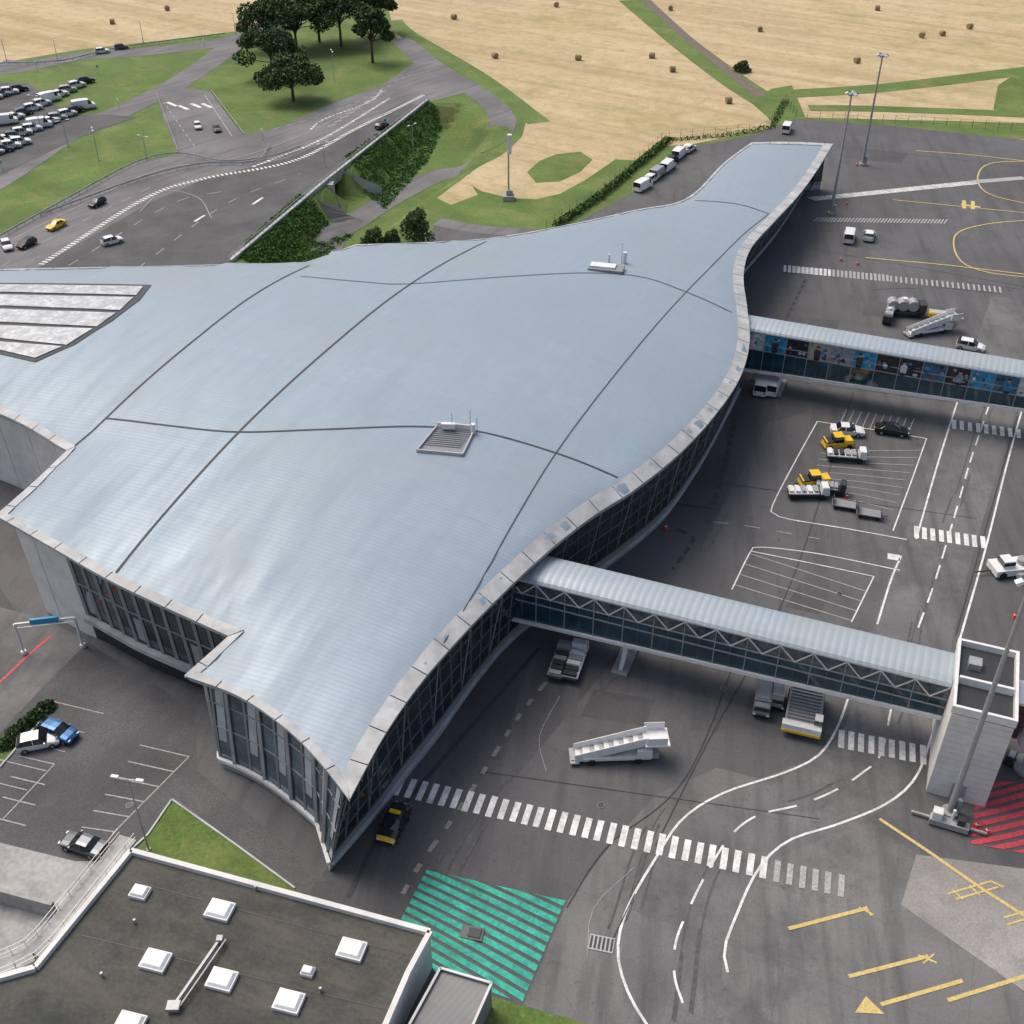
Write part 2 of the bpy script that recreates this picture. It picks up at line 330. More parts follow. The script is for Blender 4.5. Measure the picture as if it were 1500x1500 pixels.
# ---------------- markings
W=MB(); FW=MB(); Y=MB(); D=MB()
offc=[0]
def ln(b,pts,m,w=.24,dash=None,off=.075,sm=True):
    offc[0]=(offc[0]+1)%12; ribbon(b,px(pts),w,off+offc[0]*.0006,m,drape=False,dash=dash,smooth=sm)
ln(W,[(960,1520),(925,1465),(906,1410),(908,1365),(925,1318),(962,1255),(1000,1200),(1060,1162),(1150,1132),(1200,1106),(1227,1065),(1245,1015)],M_pw)
ln(W,[(1285,915),(1305,850),(1320,815)],M_pw); ln(W,[(1402,590),(1375,675),(1342,790)],M_pw)
ln(W,[(1066,1425),(1060,1395),(1075,1350),(1110,1275),(1155,1232),(1230,1207),(1300,1177),(1342,1138),(1366,1075)],M_pw)
ln(W,[(1405,940),(1442,810),(1475,680),(1500,590)],M_pw)
ln(W,[(1000,1470),(988,1430),(990,1380),(1010,1330),(1035,1280),(1070,1225),(1110,1195),(1170,1180),(1220,1160),(1260,1135),(1290,1105),(1305,1040)],M_pw,.22,(3,1.8))
ln(W,[(1345,920),(1370,850),(1400,750),(1420,680),(1440,620),(1450,590)],M_pw,.22,(3,1.8))
def cross(b,a,c,n,L,w,m,off=.088,ang=0):
    A,B=P(*a)[:2],P(*c)[:2]; d=(B-A)/np.linalg.norm(B-A); nr=np.array([-d[1],d[0]])
    nr=np.array([nr[0]*math.cos(ang)-nr[1]*math.sin(ang),nr[0]*math.sin(ang)+nr[1]*math.cos(ang)])
    for i in range(n):
        q=A+(B-A)*i/(n-1)+d*random.uniform(-.04,.04); l=L*random.uniform(.96,1.03)
        v=[q-d*w/2-nr*l/2,q+d*w/2-nr*l/2,q+d*w/2+nr*l/2,q-d*w/2+nr*l/2]
        b.add([(*x,off) for x in v],[(0,1,2,3)],m)
cross(W,(585,1152),(1118,1271),31,2.5,.62,M_pw); cross(FW,(1138,1277),(1232,1298),6,2.4,.55,M_pwf)
cross(W,(1232,1083),(1352,1106),9,2.6,.6,M_pw); cross(W,(1342,780),(1440,795),9,2.6,.6,M_pw); cross(W,(1397,622),(1492,636),9,2.6,.6,M_pw)
cross(FW,(1150,394),(1300,408),26,3,.45,M_pwf,.088); cross(W,(1150,394),(1215,400),11,3,.5,M_pw,.092); cross(FW,(1305,409),(1465,425),22,2.6,.35,M_pwf)
cross(FW,(1195,322),(1385,325),40,2.6,.35,M_pwf,ang=-.5); cross(FW,(1190,292),(1425,268),60,2.4,.5,M_pw,ang=.4); ln(FW,[(1425,267),(1500,261)],M_pwf,2.0,off=.076)
ln(W,[(1197,618),(1160,685),(1131,742),(1133,752),(1150,760),(1240,775),(1328,791)],M_pw,.17); ln(W,[(1197,618),(1280,630),(1357,643)],M_pw,.17); ln(W,[(1357,643),(1335,705),(1308,778)],M_pw,.17)
for k in range(9):
    a=(1205-3*k,655+k*9); ln(FW,[a,(a[0]+70,a[1]+6),(1348-k*5,660+k*11)],M_pwf,.12,sm=False)
for k in range(10): ln(FW,[(1240+k*11,600+k*1.5),(1230+k*11,622+k*1.7)],M_pwf,.14,sm=False)
ln(W,[(1072,864),(1100,808),(1115,802),(1200,812),(1318,836)],M_pw,.17); ln(W,[(1100,808),(1190,826),(1280,845)],M_pw,.15); ln(W,[(1280,845),(1247,912)],M_pw,.17)
for k in range(4): ln(W,[(1100-k*8,812+k*15),(1272-k*8,868+k*14)],M_pwf,.14,sm=False)
ln(W,[(1318,818),(1300,815)],M_pw,1.2,sm=False)
ln(FW,[(1045,765),(1100,772),(1200,790)],M_pwf,.14,(2,2)); ln(FW,[(930,1270),(870,1330),(860,1400)],M_pwf,.06)
ln(D,[(930,1310),(897,1378)],M_dl,.12); ln(D,[(1250,575),(1160,850),(1030,1100),(960,1240)],M_dl,.12); ln(D,[(1490,610),(1400,930)],M_dl,.15)
ln(D,[(790,950),(660,1100),(560,1220),(510,1315)],M_dl,.45); ln(D,[(1100,900),(1010,1130),(890,1240),(830,1330)],M_dl,.12)
ln(D,[(1080,600),(1062,680),(1045,740)],M_dl,.7,(1.6,.6)); ln(D,[(1180,410),(1140,490),(1100,560)],M_dl,.5,(1.5,1)); ln(D,[(985,738),(1045,745)],M_dl,.5); ln(D,[(990,775),(1015,790),(985,835)],M_dl,.45,(1.5,.8))
for u0,v0,u1,v1 in [(1130,930,1480,1010),(700,1130,1200,1200),(1200,560,1500,600),(1020,540,1400,590),(1180,210,1500,245),(1160,360,1500,420),(1000,700,1430,760)]: ln(D,[(u0,v0),(u1,v1)],M_dl,.08,sm=False)
ln(W,[(800,1000),(760,1050),(715,1120),(670,1190),(620,1260),(590,1310)],M_stain,.45,(1.1,1.5))
ln(FW,[(820,1020),(790,1080),(800,1130)],M_pwf,.05)
for s in ([(1155,1361),(1270,1331)],[(1243,1431),(1360,1401)],[(1290,1472),(1410,1437)],[(1388,1466),(1500,1431),(1560,1412)]): ln(Y,s,M_py,.36,sm=False)
ln(Y,[(1258,1330),(1280,1341)],M_py,.2,sm=False); ln(Y,[(1268,1328),(1276,1342)],M_py,.15,sm=False); ln(Y,[(1345,1400),(1372,1411)],M_py,.2,sm=False); ln(Y,[(1352,1412),(1368,1398)],M_py,.16,sm=False)
ln(Y,[(1288,1200),(1360,1248),(1430,1297),(1500,1342),(1560,1380)],M_py,.34,sm=False)
for q in [(1388,1310,1450,1292),(1400,1318,1462,1300),(1395,1304,1410,1318),(1420,1298,1435,1312),(1450,1291,1470,1300),(1470,1345,1520,1330),(1475,1355,1525,1340)]: ln(Y,[q[:2],q[2:]],M_py,.2,off=.084,sm=False)
for q in [(1408,300,1436,304),(1412,294,1412,306),(1425,295,1425,307)]: ln(Y,[q[:2],q[2:]],M_py,.8,off=.084,sm=False)
Y.add([(*P(u,v)[:2],.08) for u,v in [(1268,1460),(1252,1484),(1296,1486)]],[(2,1,0)],M_py)
ln(Y,[(1342,221),(1420,227),(1500,236)],M_py,.3); ln(Y,[(1308,293),(1460,308),(1500,312)],M_py,.25); ln(Y,[(1268,378),(1380,388),(1500,402)],M_py,.3)
ln(Y,[(1520,236),(1450,240),(1432,262),(1450,285),(1520,302)],M_py,.3); ln(Y,[(1520,322),(1450,328),(1405,340),(1397,360),(1410,385),(1450,400),(1520,408)],M_py,.3)
for k in range(6): ln(W,[(205-k*17,1092+k*24),(277-k*22,1109+k*22)],M_pwf,.14,sm=False)
ln(W,[(277,1109),(165,1222)],M_pwf,.13,sm=False)
for k in range(5): ln(W,[(78-k*28,1028+k*28),(152-k*28,1046+k*28)],M_pwf,.12,sm=False)
for k in range(4): ln(W,[(28-k*12,1108+k*30),(80-k*14,1120+k*30)],M_pwf,.14,sm=False)
ln(W,[(80,1120),(5,1200)],M_pwf,.13,sm=False)
RD=MB(); ln(RD,[(0,1000),(40,962),(76,931)],M_pr,.3)
def lu(pts,w=.2,dash=None,m=M_pwf):
    offc[0]=(offc[0]+1)%12; ribbon(FW,[P(u,v) for u,v in pts],w,.09+offc[0]*.001,m,drape=False,dash=dash)
lu([(60,388),(215,290),(300,262),(430,236),(520,190),(620,140)],1.2,(.5,.5),M_pw); lu([(0,392),(110,330),(220,275)],.2,(3,3)); lu([(370,245),(470,205),(570,145)],.8,(.6,.5),M_pw)
lu([(100,390),(250,300),(330,280)],.2,(3,4)); lu([(200,395),(330,300),(440,255)],.2,(3,4)); lu([(400,190),(500,160),(600,110)],.2,(2,2)); lu([(20,350),(120,300),(230,250),(330,235),(400,215),(470,185),(560,138)],.2)
lu([(455,190),(475,175),(540,150),(560,132)],.5,(.8,.6),M_pw); lu([(240,150),(285,215)],.2,(2,2)); lu([(300,140),(340,200)],.2)
for a in [(245,150),(262,155),(280,152),(296,152)]: lu([a,(a[0]+14,a[1]+6)],1.0,None,M_pw)
lu([(205,310),(240,280),(290,290),(310,320)],.15); lu([(340,375),(470,268),(610,158)],.15); lu([(285,325),(300,316)],.6,None,M_pw); lu([(370,300),(385,290)],.6,None,M_pw)
for k in range(9): lu([(480+k*9,186-k*6),(492+k*9,182-k*6)],.5,None,M_pwf)
def hatch(b,quad,n,m,off,frac=.55,k=.5):
    a,bb,c,d=[P(*q)[:2] for q in quad]
    def uv(s,t): return (a*(1-s)+bb*s)*(1-t)+(d*(1-s)+c*s)*t
    N=14
    for i in range(n):
        sa=-k+i/n*(1+k); sb=sa+frac/n*(1+k)
        for j in range(N):
            t0,t1=j/N,(j+1)/N
            q=[(sa+k*t0,t0),(sb+k*t0,t0),(sb+k*t1,t1),(sa+k*t1,t1)]
            q=[(min(1,max(0,s)),t) for s,t in q]
            if abs(q[0][0]-q[1][0])<1e-6 and abs(q[2][0]-q[3][0])<1e-6: continue
            b.add([(*uv(s,t),off) for s,t in q],[(0,1,2,3)],m)
G=MB(); hatch(G,[(625,1275),(560,1400),(765,1470),(828,1320)],14,M_pg,.08,.62,.3); G.build('green_hatched_marking')
def hatch2(b,quad,n,m,off,frac=.55,k=.5): hatch(b,[quad[3],quad[2],quad[1],quad[0]],n,m,off,frac,k)
hatch2(RD,[(1432,1143),(1422,1236),(1560,1262),(1560,1150)],11,M_pr,.08,.6,.5); hatch2(RD,[(1480,1040),(1470,1085),(1560,1095),(1560,1045)],7,M_pr,.08,.6,.5)
RD.build('red_hatched_marking'); W.build('white_road_marking'); FW.build('faded_white_road_marking'); Y.build('yellow_taxi_marking'); D.build('apron_joint_marking')
# faint wheel wear
TM=MB(); k=0
for base in ([(620,1330),(700,1180),(820,1050),(960,900),(1040,760),(1120,600)],[(980,1500),(1010,1330),(1080,1210),(1200,1160),(1290,1090),(1350,860),(1440,590)],[(900,1350),(960,1190),(1120,1060),(1250,930)],[(1140,560),(1180,450),(1300,420),(1490,440)]):
    for r in range(2):
        j=lambda:random.uniform(-12,12)
        a,b_=j(),j(); pts=[P(u+a+j()*.4,v+b_+j()*.4)[:2] for u,v in base]
        for s in (0,1.7):
            k+=1; ribbon(TM,[p+np.array([s*.9,s*.4]) for p in pts],random.uniform(.12,.3),.0702+k*.00008,M_tyre,drape=False,dash=(random.uniform(6,20),random.uniform(20,50)))
TM.build('tyre_wear_marking')
b=MB(); b.box((0,0,.03),(2.2,1.5,.06),M_steel)
for i in range(6): b.box((-.9+i*.36,0,.07),(.2,1.2,.04),M_dk)
b.build('drain_cover',(*P(881,1383)[:2],.05),heading(881,1383,10,2))
for u,v in [(1010,925),(1060,1010),(880,1180),(1140,500),(1230,870),(190,1180),(1300,470)]:
    b=MB(); b.cyl((0,0,0),(0,0,.03),.38,M_soff,n=20); b.cyl((0,0,.03),(0,0,.05),.32,M_dk,n=20); b.build('manhole_cover',(*P(u,v)[:2],.07))
# ---------------- terminal roof
runs=[('gable',[(270,992,12.0),(350,1022,12.4),(420,1070,12.5),(470,1120,12.3),(512,1174,12)]),
('right',[(512,1174,12),(560,1085,12),(605,1018,12),(650,963,12),(720,888,12),(800,812,12),(870,757,12),(930,719,12),(1000,662,12),(1055,600,12),(1086,550,12),(1098,500,12),(1094,450,11.8),(1089,405,11.4),(1100,365,11),(1135,325,10.5),(1170,287,10),(1197,250,9.5),(1220,212,9)]),
('tail',[(1220,212,9),(1160,209,9.6),(1100,210,9)]),
('back',[(1100,210,9),(1060,240,9),(1005,292,10),(930,309,10.5),(830,331,11),(700,352,11.5),(520,360,12)]),
('back',[(520,360,12),(450,386,12)]),('back',[(450,386,12),(200,392,12.5),(0,396,12.5),(-200,404,12)]),('left',[(-200,404,12),(-200,540,13)]),
('white',[(-200,540,13),(0,608,13.5),(98,662,14)]),('white',[(98,662,14),(50,708,14.3),(-6,757,14.5)]),
('white',[(-6,757,14.5),(80,806,14.1)]),('front',[(80,806,14.1),(160,852,13.7),(245,893,13),(335,934,12.5)]),('front',[(335,934,12.5),(270,992,12)])]
ring=[];kinds=[];starts=[]
for k,pts in runs:
    c=catmull([P(u,v,z) for u,v,z in pts],2.0); starts.append(len(ring))
    for p in c[:-1]: ring.append(p); kinds.append(k)
ring=np.array(ring); NR=len(ring)
ringl=[tuple(p[:2]) for p in ring]
inner=[]; g=1.8
for gx in np.arange(ring[:,0].min(),ring[:,0].max(),g):
    for gy in np.arange(ring[:,1].min(),ring[:,1].max(),g):
        if inpoly(gx,gy,ringl) and np.min(np.hypot(ring[:,0]-gx,ring[:,1]-gy))>.8: inner.append(Vector((gx,gy)))
vs,es,fs,_,_,_=delaunay_2d_cdt([Vector(p) for p in ringl]+inner,[],[list(range(NR))],1,1e-4)
V=np.array([(v.x,v.y) for v in vs]); n=len(V)
E=set()
for f in fs:
    for i in range(len(f)):
        a,b_=f[i],f[(i+1)%len(f)]; E.add((min(a,b_),max(a,b_)))
E=np.array(list(E)); deg=np.bincount(E.ravel(),minlength=n)
d2=((V[:,None,:]-ring[None,:,:2])**2).sum(2); near=d2.argmin(1); isb=d2.min(1)<1e-4
h=np.where(isb,ring[near,2],12.); ph=np.zeros(n)
for it in range(3500):
    s=np.zeros(n); np.add.at(s,E[:,0],h[E[:,1]]); np.add.at(s,E[:,1],h[E[:,0]]); h=np.where(isb,h,s/np.maximum(deg,1))
    s=np.zeros(n); np.add.at(s,E[:,0],ph[E[:,1]]); np.add.at(s,E[:,1],ph[E[:,0]]); ph=np.where(isb,0,s/np.maximum(deg,1)+.001)
zz=h+5.0*(ph/ph.max())**.85
term=empty('airport_terminal')
rb=MB(); rb.add([(V[i,0],V[i,1],zz[i]) for i in range(n)],[tuple(f) for f in fs],M_roof)
roof=rb.build('roof',parent=term,smooth=True)
bvh=BVHTree.FromPolygons([Vector((V[i,0],V[i,1],zz[i])) for i in range(n)],[tuple(f) for f in fs])
def RZ(x,y):
    r=bvh.ray_cast(Vector((x,y,60)),Vector((0,0,-1)))
    if r[0] is None: r=bvh.find_nearest(Vector((x,y,13)))
    return r[0].z
cam0=Vector((0,0,HC))
def PR(u,v):
    r=bvh.ray_cast(cam0,ray(u,v))
    if r[0] is None: r=[Vector(P(u,v,13))]
    return np.array(r[0])
J=MB()
def joint(pts,w=.3,m=M_gap,o=.06):
    c=catmull([PR(u,v)[:2] for u,v in pts],1.5); tg=np.gradient(c,axis=0); tg/=np.linalg.norm(tg,axis=1)[:,None]; nr=np.stack([-tg[:,1],tg[:,0]],1)
    vs=[];
    for i in range(len(c)):
        for q in (c[i]+nr[i]*w/2,c[i]-nr[i]*w/2): vs.append((q[0],q[1],RZ(*q)+o))
    J.add(vs,[(2*i+1,2*i+3,2*i+2,2*i) for i in range(len(c)-1)],m)
joint([(163,848),(250,742),(350,633),(480,512),(600,417),(712,354)],.26)
joint([(104,658),(155,613),(280,502),(380,427),(453,389)],.26,o=.065)
joint([(155,613),(250,624),(350,633),(480,629),(610,625),(700,632),(815,664),(905,700)],.24,o=.07)
joint([(440,405),(530,413),(600,416),(750,405),(860,400),(940,406),(1005,428),(1072,458)],.18,o=.075)
joint([(625,985),(700,860),(760,752),(815,663),(900,550),(1005,428),(1080,352),(1125,314)],.12,o=.08)
joint([(1018,294),(1080,299),(1128,314)],.22)
J.build('expansion_joints',parent=term)
nrm=[]
for i in range(NR):
    a=ring[i]-ring[i-1]; b2=ring[(i+1)%NR]-ring[i]
    na=np.array([-a[1],a[0]])/np.hypot(a[0],a[1]); nb=np.array([-b2[1],b2[0]])/np.hypot(b2[0],b2[1])
    s=na+nb; s/=np.linalg.norm(s)+1e-9; k=1/max(.5,float(s@na)); nrm.append(s*min(k,1.6))
nrm=np.array(nrm)
FB=MB(); SB=MB(); GW=MB()
ins_band={'gable':.9,'right':1.7,'tail':1.2,'back':.5,'left':.6,'white':1.0,'front':1.1}
top_in={'gable':1.2,'right':1.3,'tail':1.5,'back':1.5,'left':1.5,'white':1.2,'front':1.3}
bas_in={'gable':.3,'right':4.2,'tail':2.0,'back':2.5,'left':2,'white':1.6,'front':2.0}
def vavg(d,i): return (d[kinds[i]]+d[kinds[i-1]])/2
TOP=np.array([ring[i,:2]+nrm[i]*vavg(top_in,i) for i in range(NR)]); BAS=np.array([ring[i,:2]+nrm[i]*vavg(bas_in,i) for i in range(NR)])
i0=starts[1]; i1=starts[2]
foot=catmull([np.array([-16.9,64.6])]+[P(u,v)[:2] for u,v in [(530,1228),(588,1150),(640,1085),(700,1000),(757,935),(860,855),(960,775),(1012,705),(1060,620),(1085,575)]],.5)
for i in range(i0,i1):
    d=np.hypot(foot[:,0]-ring[i,0],foot[:,1]-ring[i,1]); j=d.argmin()
    if j<len(foot)-2: BAS[i]=foot[j]
Ct=np.array([-14.7,65.1]); Cb=np.array([-16.9,64.6])
K=3
for i in range(-K,K+1):
    idx=i0+i; f=abs(i)/(K+1); end=i0+(K+1)*(1 if i>0 else -1)
    TOP[idx]=Ct*(1-f)+TOP[end]*f; BAS[idx]=Cb*(1-f)+BAS[end]*f
for i in range(NR):
    j=(i+1)%NR; k=kinds[i]
    A,B=ring[i],ring[j]; ia=A[:2]+nrm[i]*vavg(ins_band,i); ib=B[:2]+nrm[j]*vavg(ins_band,j)
    e=.03
    def L2(p,q,t): return p+(q-p)*t
    oA=L2(A[:2],B[:2],e); oB=L2(A[:2],B[:2],1-e); qa=L2(ia,ib,e); qb=L2(ia,ib,1-e)
    if i%2==0: oB=B[:2]; qb=ib
    else: oA=A[:2]; qa=ia
    FB.add([(*oA,A[2]+.22),(*oB,B[2]+.22),(*qb,RZ(*qb)+.12),(*qa,RZ(*qa)+.12)],[(0,1,2,3)],M_fas)
    FB.add([(*qb,RZ(*qb)+.12),(*qa,RZ(*qa)+.12),(*qa,RZ(*qa)-.1),(*qb,RZ(*qb)-.1)],[(0,1,2,3)],M_fas)
    lowA=A[:2]+nrm[i]*.3; lowB=B[:2]+nrm[j]*.3
    FB.add([(*A[:2],A[2]+.22),(*B[:2],B[2]+.22),(*lowB,B[2]-.6),(*lowA,A[2]-.6)],[(3,2,1,0)],M_fas)
    tA=TOP[i]; tB=TOP[j]; zt=1.0
    SB.add([(*lowA,A[2]-.6),(*lowB,B[2]-.6),(*tB,B[2]-zt),(*tA,A[2]-zt)],[(3,2,1,0)],M_soff)
    bA=BAS[i]; bB=BAS[j]
    tp=[np.array([*tA,A[2]-zt]),np.array([*tB,B[2]-zt])]; bt=[np.array([*bA,0.]),np.array([*bB,0.])]
    if k=='back': bt[0][2]=bt[1][2]=-6
    dd=tB-tA; nn=np.array([dd[1],-dd[0],0])/(np.linalg.norm(dd)+1e-9)
    def wq(f0,f1,m,pad=0.0):
        o=nn*pad
        GW.add([bt[0]+(tp[0]-bt[0])*f0+o,bt[1]+(tp[1]-bt[1])*f0+o,bt[1]+(tp[1]-bt[1])*f1+o,bt[0]+(tp[0]-bt[0])*f1+o],[(0,1,2,3)],m)
    lp=lambda f,pp=.06:(bt[0]+(tp[0]-bt[0])*f+nn*pp); rp=lambda f,pp=.06:(bt[1]+(tp[1]-bt[1])*f+nn*pp)
    if k=='gable':
        wq(0,.12,M_concl); wq(.12,1,M_glassl)
        GW.bar(lp(.12),lp(1),.14,M_frame,.22)
        if i%2==0: GW.bar(lp(.12,.2),lp(1,.2),.24,M_fas,.3)
        q0=lp(.34,.02);q1=rp(.34,.02);q2=rp(.94,.02);q3=lp(.94,.02)
        if i%2: GW.add([q0+(q1-q0)*.1,q0+(q1-q0)*.6,q3+(q2-q3)*.75,q3+(q2-q3)*.25],[(0,1,2,3)],M_curt)
        for f in (.5,.78): GW.bar(lp(f),rp(f),.11,M_frame)
        GW.bar(lp(.11,.2),rp(.11,.2),.35,M_wp,.45)
    elif k in('right','tail'):
        wq(0,.1,M_concl); wq(.1,.22,M_soff,.02); wq(.22,1,M_glass)
        GW.bar(lp(.22),lp(1),.1,M_frd,.16)
        for f in (.22,.4,.6,.8,.97): GW.bar(lp(f),rp(f),.1,M_frd,.14)
        if i%3==0: GW.bar(lp(.22),rp(.97),.1,M_frame)
        GW.bar(lp(.1,.15),rp(.1,.15),.3,M_fas,.3)
    elif k=='front':
        wq(0,.24,M_dk); wq(.24,.3,M_concl,.1); wq(.3,1,M_glass)  # lowest band is flat, coloured dark to stand in for recess shade
        GW.bar(lp(.3),lp(1),.24,M_frame,.35)
        GW.bar(lp(.66),rp(.66),.12,M_frame); GW.bar(lp(.27,.4),rp(.27,.4),.8,M_fas,.6); GW.bar(lp(.97,.1),rp(.97,.1),.3,M_frame,.5)
        if i%4==0: q0=lp(.34,.02);q1=rp(.34,.02);q2=rp(.6,.02);q3=lp(.6,.02); GW.add([q0+(q1-q0)*.3,q0+(q1-q0)*.8,q3+(q2-q3)*.8,q3+(q2-q3)*.3],[(0,1,2,3)],M_frame)
    else:
        wq(0,1,M_white)
        if i%3==0: GW.bar(lp(.02,.01),lp(.98,.01),.05,M_fas,.03)
FB.build('fascia_and_gutter',parent=term); SB.build('soffit',parent=term); GW.build('glazed_walls',parent=term)
S=MB()
patch('x',[PR(u,v) for u,v in [(-150,415),(0,415),(222,418),(205,440),(165,470),(110,505),(52,531),(0,519),(-150,480)]],M_gap,.10,zf=RZ,grid=1.8,mb=S)
M_sky=mat('skylight_panel',(.46,.48,.49),.35,.25,1.4,.22,.5)
bnds=[((0,418),(210,421),(0,429),(200,434)),((0,433),(196,437),(0,449),(176,456)),((0,454),(170,460),(0,473),(142,480)),((0,478),(136,483),(0,497),(98,507)),((0,502),(92,509),(0,514),(52,526))]
for a,b_,c,d in bnds:
    patch('x',[PR(-150,a[1]*.8+80),PR(*a),PR((a[0]+b_[0])/2,(a[1]+b_[1])/2),PR(*b_),PR(*d),PR((c[0]+d[0])/2,(c[1]+d[1])/2),PR(*c),PR(-150,c[1]*.8+80)],M_sky,.22,zf=RZ,grid=1.8,mb=S)
S.build('skylight',parent=term)
def well(q,name):
    b=MB(); c=[PR(*p) for p in q]
    for i in range(4):
        a,d=c[i],c[(i+1)%4]; b.bar((*a[:2],a[2]+.15),(*d[:2],d[2]+.15),.18,M_wp if i==0 else M_fas,.5 if i else 1.4)
    b.add([(*p[:2],p[2]+.1) for p in c],[(0,1,2,3)],M_soff)
    m=sum(c)/4; dx=c[1]-c[0]; dx/=np.linalg.norm(dx); dy=c[3]-c[0]; dy/=np.linalg.norm(dy)
    for k in range(9): b.bar(c[0]+dy*(.5+k*.42)+[0,0,.16],c[1]+dy*(.5+k*.42)+[0,0,.16],.1,M_frame)
    t=c[1]+(m-c[1])*.15
    for o,hh in ((0,3.2),(.8,2.2),(-2.2,2.6)): b.cyl(t+dx*o,t+dx*o+np.array([0,0,hh]),.04,M_steel)
    b.cyl(t+dx*.3,t+dx*.3+np.array([0,0,1.3]),.3,M_wp); b.box(c[0]+dx*1.6+dy*.5+[0,0,.8],(1.6,.5,.7),M_wp,math.atan2(dx[1],dx[0]))
    b.build(name,parent=term)
well([(640,627),(695,632),(678,668),(611,662)],'roof_plant_well')
b=MB(); c=PR(888,395); ang=heading(888,395,10,1)
b.box(c+np.array([0,0,.25]),(5.5,2.6,.5),M_soff,ang); b.box(c+np.array([-.5,.2,.6]),(4,1.6,.3),M_wp,ang)
c2=PR(910,385)
b.cyl(c2,c2+np.array([0,0,3.4]),.08,M_wp); b.cyl(c2+np.array([.5,0,0]),c2+np.array([.5,0,1.8]),.35,M_wp); b.cyl(c2+np.array([-2,0,0]),c2+np.array([-2,0,1.5]),.2,M_wp)
b.build('roof_plant_well_rear',parent=term)
# ---------------- jet bridges
PC=[mat('poster_print_%d'%i,c,.45,.5,1.5) for i,c in enumerate([(.02,.24,.45),(.5,.51,.5),(.02,.022,.03),(.22,.27,.33),(.03,.04,.07),(.33,.3,.26),(.6,.62,.63),(.03,.12,.2),(.30,.06,.05),(.1,.12,.1)])]
M_skin=mat('poster_skin',(.45,.28,.2),.5)
def jetbridge(name,A,B,w,zt,zA,zB,posters=False,legs=(.23,)):
    A=np.array(A[:2]);B=np.array(B[:2]); L=np.linalg.norm(B-A); ang=math.atan2(*(B-A)[::-1]); root=empty(name)
    def mk(b,nm,sm=False): return b.build(nm,(A[0],A[1],0),ang,parent=root,smooth=sm)
    r=MB(); ny=8; xs=np.linspace(-4,L,int(L/3)); prof=[(-.25,zt-.25)]+[(y,zt+.45*math.sin(math.pi*y/w)**.7) for y in np.linspace(0,w,ny)]+[(w+.25,zt-.25)]
    vs=[(x,y,z) for x in xs for y,z in prof]; m=len(prof)
    r.add(vs,[(i*m+j,(i+1)*m+j,(i+1)*m+j+1,i*m+j+1) for i in range(len(xs)-1) for j in range(m-1)],M_jroof); mk(r,'roof')
    b=MB(); zb=lambda x:zA+(zB-zA)*max(0,x)/L
    n=int(L/3.0); X=np.linspace(-4,L,n+1)
    for y,o in ((0,-1),(w,1)):
        b.bar((-4,y,zt-.35),(L,y,zt-.35),.3,M_wp,.3)
        b.bar((-4,y+o*.12,zb(0)),(L,y+o*.12,zB),.35,M_wp,.4)
        for i in range(n):
            x0,x1=X[i],X[i+1]; za,zc=zb(x0),zb(x1); fl=zt-3.6
            b.quad((x0,y,za),(x1,y,zc),(x1,y,zt-2.25),(x0,y,zt-2.25),M_glassb)
            b.quad((x0,y,zt-2.25),(x1,y,zt-2.25),(x1,y,zt-.4),(x0,y,zt-.4),M_glassu)
            b.bar((x0,y+o*.05,za),(x0,y+o*.05,zt-.4),.1,M_frame)
            b.bar(((x0+x1)/2,y+o*.03,za),((x0+x1)/2,y+o*.03,zt-.4),.05,M_frd)
            b.bar((x0,y+o*.05,zt-2.25),(x1,y+o*.05,zt-2.25),.1,M_fas)
            b.bar((x0,y+o*.06,fl+.3),(x1,y+o*.06,fl+.3),.08,M_frame,.16)
            if not posters:
                xm=(x0+x1)/2; b.bar((x0,y+o*.12,zt-.5),(xm,y+o*.12,zt-2.2),.12,M_wp); b.bar((xm,y+o*.12,zt-2.2),(x1,y+o*.12,zt-.5),.12,M_wp)
        if posters and y==0:
            for i in range(n):
                x0,x1=X[i]+.06,X[i+1]-.06
                b.quad((x0,-.09,zt-3.4),(x1,-.09,zt-3.4),(x1,-.09,zt-.6),(x0,-.09,zt-.6),random.choice(PC[:8]))
                for q in range(7):
                    cx=random.uniform(x0+.4,x1-.4); cz=random.uniform(zt-3,zt-1); hw=random.uniform(.15,.4); hh=random.uniform(.15,.4); o2=-.1-.004*q
                    ns=random.choice([4,5,6,8]); vs=[(cx+hw*math.cos(2*math.pi*t/ns+.4),o2,cz+hh*math.sin(2*math.pi*t/ns+.4)) for t in range(ns)]
                    b.add(vs,[tuple(range(ns))],random.choice(PC))
                if i%2==0:
                    xm=random.uniform(x0+.6,x1-.6); dk=random.choice([M_dk,PC[0],PC[3],PC[6]])
                    for pts,mm in [([(-.4,-1.1),(.4,-1.1),(.5,-.1),(.25,.25),(-.25,.25),(-.5,-.1)],dk),([(-.35,-1.5),(.35,-1.5),(.4,-1.1),(-.4,-1.1)],M_blk),([(.26*math.cos(t*.785),.5+.3*math.sin(t*.785)) for t in range(8)],M_skin),([(-.27,.6),(.27,.6),(.2,.85),(-.2,.85)],M_blk)]:
                        b.add([(xm+q[0],-.16 if mm is M_blk else -.15,zt-1.8+q[1]) for q in pts],[tuple(range(len(pts)))],mm)
    b.quad((-4,0,zA+.05),(L,0,zB+.05),(L,w,zB+.05),(-4,w,zA+.05),M_soff)
    mk(b,'glazed_gangway')
    for k,f in enumerate(legs):
        g=MB(); x=f*L; z=zb(x)
        for y in (.5,w-.5): g.bar((x-.5,y,.3),(x,y,z),.5,M_wp,.45)
        g.box((x,w/2,z-.2),(1.1,w-.2,.4),M_wp); g.box((x-.5,w/2,.2),(1.8,w+.8,.4),M_soff); mk(g,'support_leg_%d'%(k+1))
JA=P(795,853,10.5); JB=P(1395,1001,10.5)
